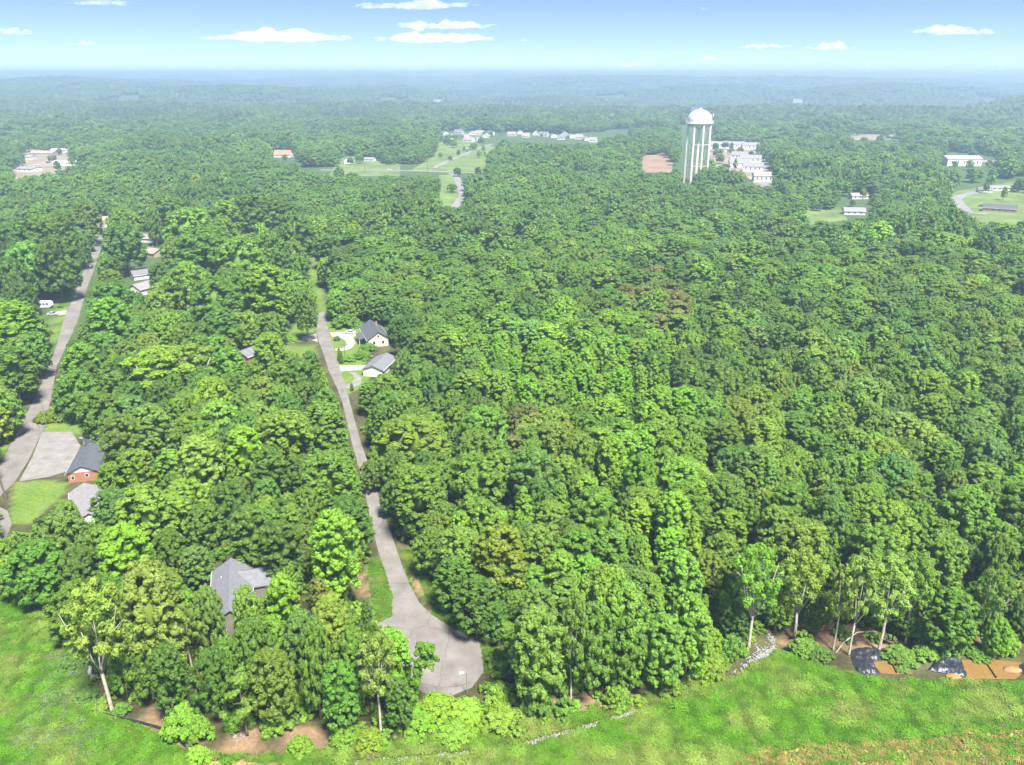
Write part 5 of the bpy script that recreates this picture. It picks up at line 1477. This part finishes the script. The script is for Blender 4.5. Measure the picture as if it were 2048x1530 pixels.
def mound(label, x, y, rx, ry, h, m, seed):
    b = P(x, y); g = np.random.default_rng(seed)
    iv, jf = ICO2
    v = iv.copy(); v[:, 2] = np.clip(v[:, 2], -.1, 1)
    v = v * np.array((rx, ry, h)) * (1 + .10 * g.normal(size=(len(v), 1)))
    o = link('dirt_mound', np_mesh('dirt_mound', v, [jf], [m])); o.location = b
    return tag(o, label, 'mound')
mound('small heap of orange clay below the second tarp', 1906, 1354, 1.5, .8, .5, CLAY, 1)
mound('brownish mud bank at the right end of the larger pond', 2024, 1340, 1.8, 1.0, .35, mat('brown_mud', (.33, .2, .1), .9, .3, 1), 2)

# ------------------------------------------------------------------ clouds
CLOUD = bpy.data.materials.new('cloud_vapour')
CLOUD.use_nodes = True
n_, l_ = CLOUD.node_tree.nodes, CLOUD.node_tree.links
n_.remove(n_['Principled BSDF'])
pv_ = n_.new('ShaderNodeVolumePrincipled')
pv_.inputs['Color'].default_value = (1, 1, 1, 1)
ct = n_.new('ShaderNodeTexCoord')
cn = n_.new('ShaderNodeTexNoise'); cn.inputs['Scale'].default_value = .006; cn.inputs['Detail'].default_value = 3; cn.inputs['Roughness'].default_value = .6
l_.new(ct.outputs['Object'], cn.inputs['Vector'])
cm = n_.new('ShaderNodeMapRange'); cm.inputs['From Min'].default_value = .40; cm.inputs['From Max'].default_value = .66; cm.inputs['To Min'].default_value = 0; cm.inputs['To Max'].default_value = .0042
l_.new(cn.outputs['Fac'], cm.inputs[0]); l_.new(cm.outputs[0], pv_.inputs['Density'])
pv_.inputs['Anisotropy'].default_value = 0.0
l_.new(pv_.outputs[0], n_['Material Output'].inputs['Volume'])
CL = [(830, 6, 250, 20, 'large white cloud cut by the top of the picture, left of centre'), (548, 68, 300, 26, 'long flat white cloud at upper left'), (885, 47, 200, 22, 'upper of the two stacked white clouds near the middle'), (868, 71, 245, 26, 'lower of the two stacked white clouds near the middle'),
      (1905, 57, 172, 24, 'flat white cloud at upper right'), (1660, 91, 110, 18, 'small bright cloud above the far right forest'), (1412, 116, 88, 14, 'small cloud above the water tower'), (1262, 126, 108, 14, 'small cloud left of the tower tank'), (25, 58, 86, 24, 'white cloud cut by the left picture edge'),
      (172, 85, 66, 12, 'small thin cloud at left, below the edge cloud'), (1530, 91, 120, 10, 'thin wispy cloud left of the small bright one'), (210, 139, 64, 8, 'faint low cloud near the left horizon'), (590, 134, 54, 8, 'faint low cloud over the left hills'), (720, 127, 48, 8, 'faint low cloud right of centre-left hills'),
      (838, 128, 100, 10, 'faint low cloud under the stacked clouds'), (785, 140, 74, 7, 'faint cloud touching the horizon left of centre'), (200, 3, 140, 12, 'thin cloud at the top left'), (1990, 129, 80, 8, 'faint low cloud near the right horizon'), (1740, 134, 84, 8, 'faint low cloud over the right hills'),
      (1410, 14, 24, 9, 'tiny lone cloud high above the tower'), (1047, 79, 26, 8, 'tiny cloud right of the stacked clouds')]
for ci_, (x, y, w, h, lab) in enumerate(CL):
    u, v = (x - 1024) / F, -(y - 765) / F
    d = Vector((u, CP + v * SP, -SP + v * CP))
    el = d.z / d.y
    dist = min(900 / max(el, .004), 30000)
    t = dist / d.y
    c = Vector((0, 0, H)) + d * t
    sx, sz = w / 2 * t / F * 1.05, h / 2 * t / F * 1.3
    g = np.random.default_rng(100 + ci_)
    bm = bmesh.new()
    iv, jf = ICO2
    V, Fq = [], []
    nb = max(7, int(w / 7))
    for i in range(nb):
        k = -1 + 2 * (i + .5) / nb + g.normal() * .05
        env = max(.12, (1 - abs(k) ** 1.8)) * (.6 + .45 * noise.noise((k * 2.6, ci_ * 7.3, 0)) + .25 * g.uniform(-1, 1))
        env = max(env, .1)
        r_ = np.array((sx * g.uniform(.06, .16) + sz * .35 * env, sx * .40 * env + sz * .2, sz * env * 1.1))
        nz3 = np.array([noise.noise((a * 2.3 + i * 3.1, b * 2.3, cc * 2.3 + ci_)) for a, b, cc in iv])
        w_ = iv * (1 + .4 * nz3[:, None]) * r_
        w_[:, 2] = np.where(w_[:, 2] < 0, w_[:, 2] * .45, w_[:, 2])
        V.append(w_ + np.array((k * sx * .92, g.normal() * sx * .06, -sz * .4 + g.normal() * sz * .12)))
        Fq.append(jf + i * len(iv))
    o = link('cloud', np_mesh('cloud', np.concatenate(V), [np.concatenate(Fq)], [CLOUD]))
    o.location = c
    rm_ = o.modifiers.new('merge', 'REMESH'); rm_.mode = 'VOXEL'; rm_.voxel_size = max(sz / 10, sx / 90); rm_.use_smooth_shade = True
    tag(o, lab, 'cloud', 'small clouds in the sky')

# ------------------------------------------------------------------ haze
HZ = bpy.data.materials.new('haze_air')
HZ.use_nodes = True
n_, l_ = HZ.node_tree.nodes, HZ.node_tree.links
n_.remove(n_['Principled BSDF'])
pv_ = n_.new('ShaderNodeVolumePrincipled')
pv_.inputs['Color'].default_value = (.56, .74, .98, 1)
pv_.inputs['Density'].default_value = .00028
pv_.inputs['Anisotropy'].default_value = 0.25
l_.new(pv_.outputs[0], n_['Material Output'].inputs['Volume'])
zmin = float(gzv.min()) - 3
hz = MB().box(-26000, 26000, -3500, 26000, zmin, 135).build('haze', HZ)
tag(hz, 'blue summer haze over the far woods', None, None, 'stuff')
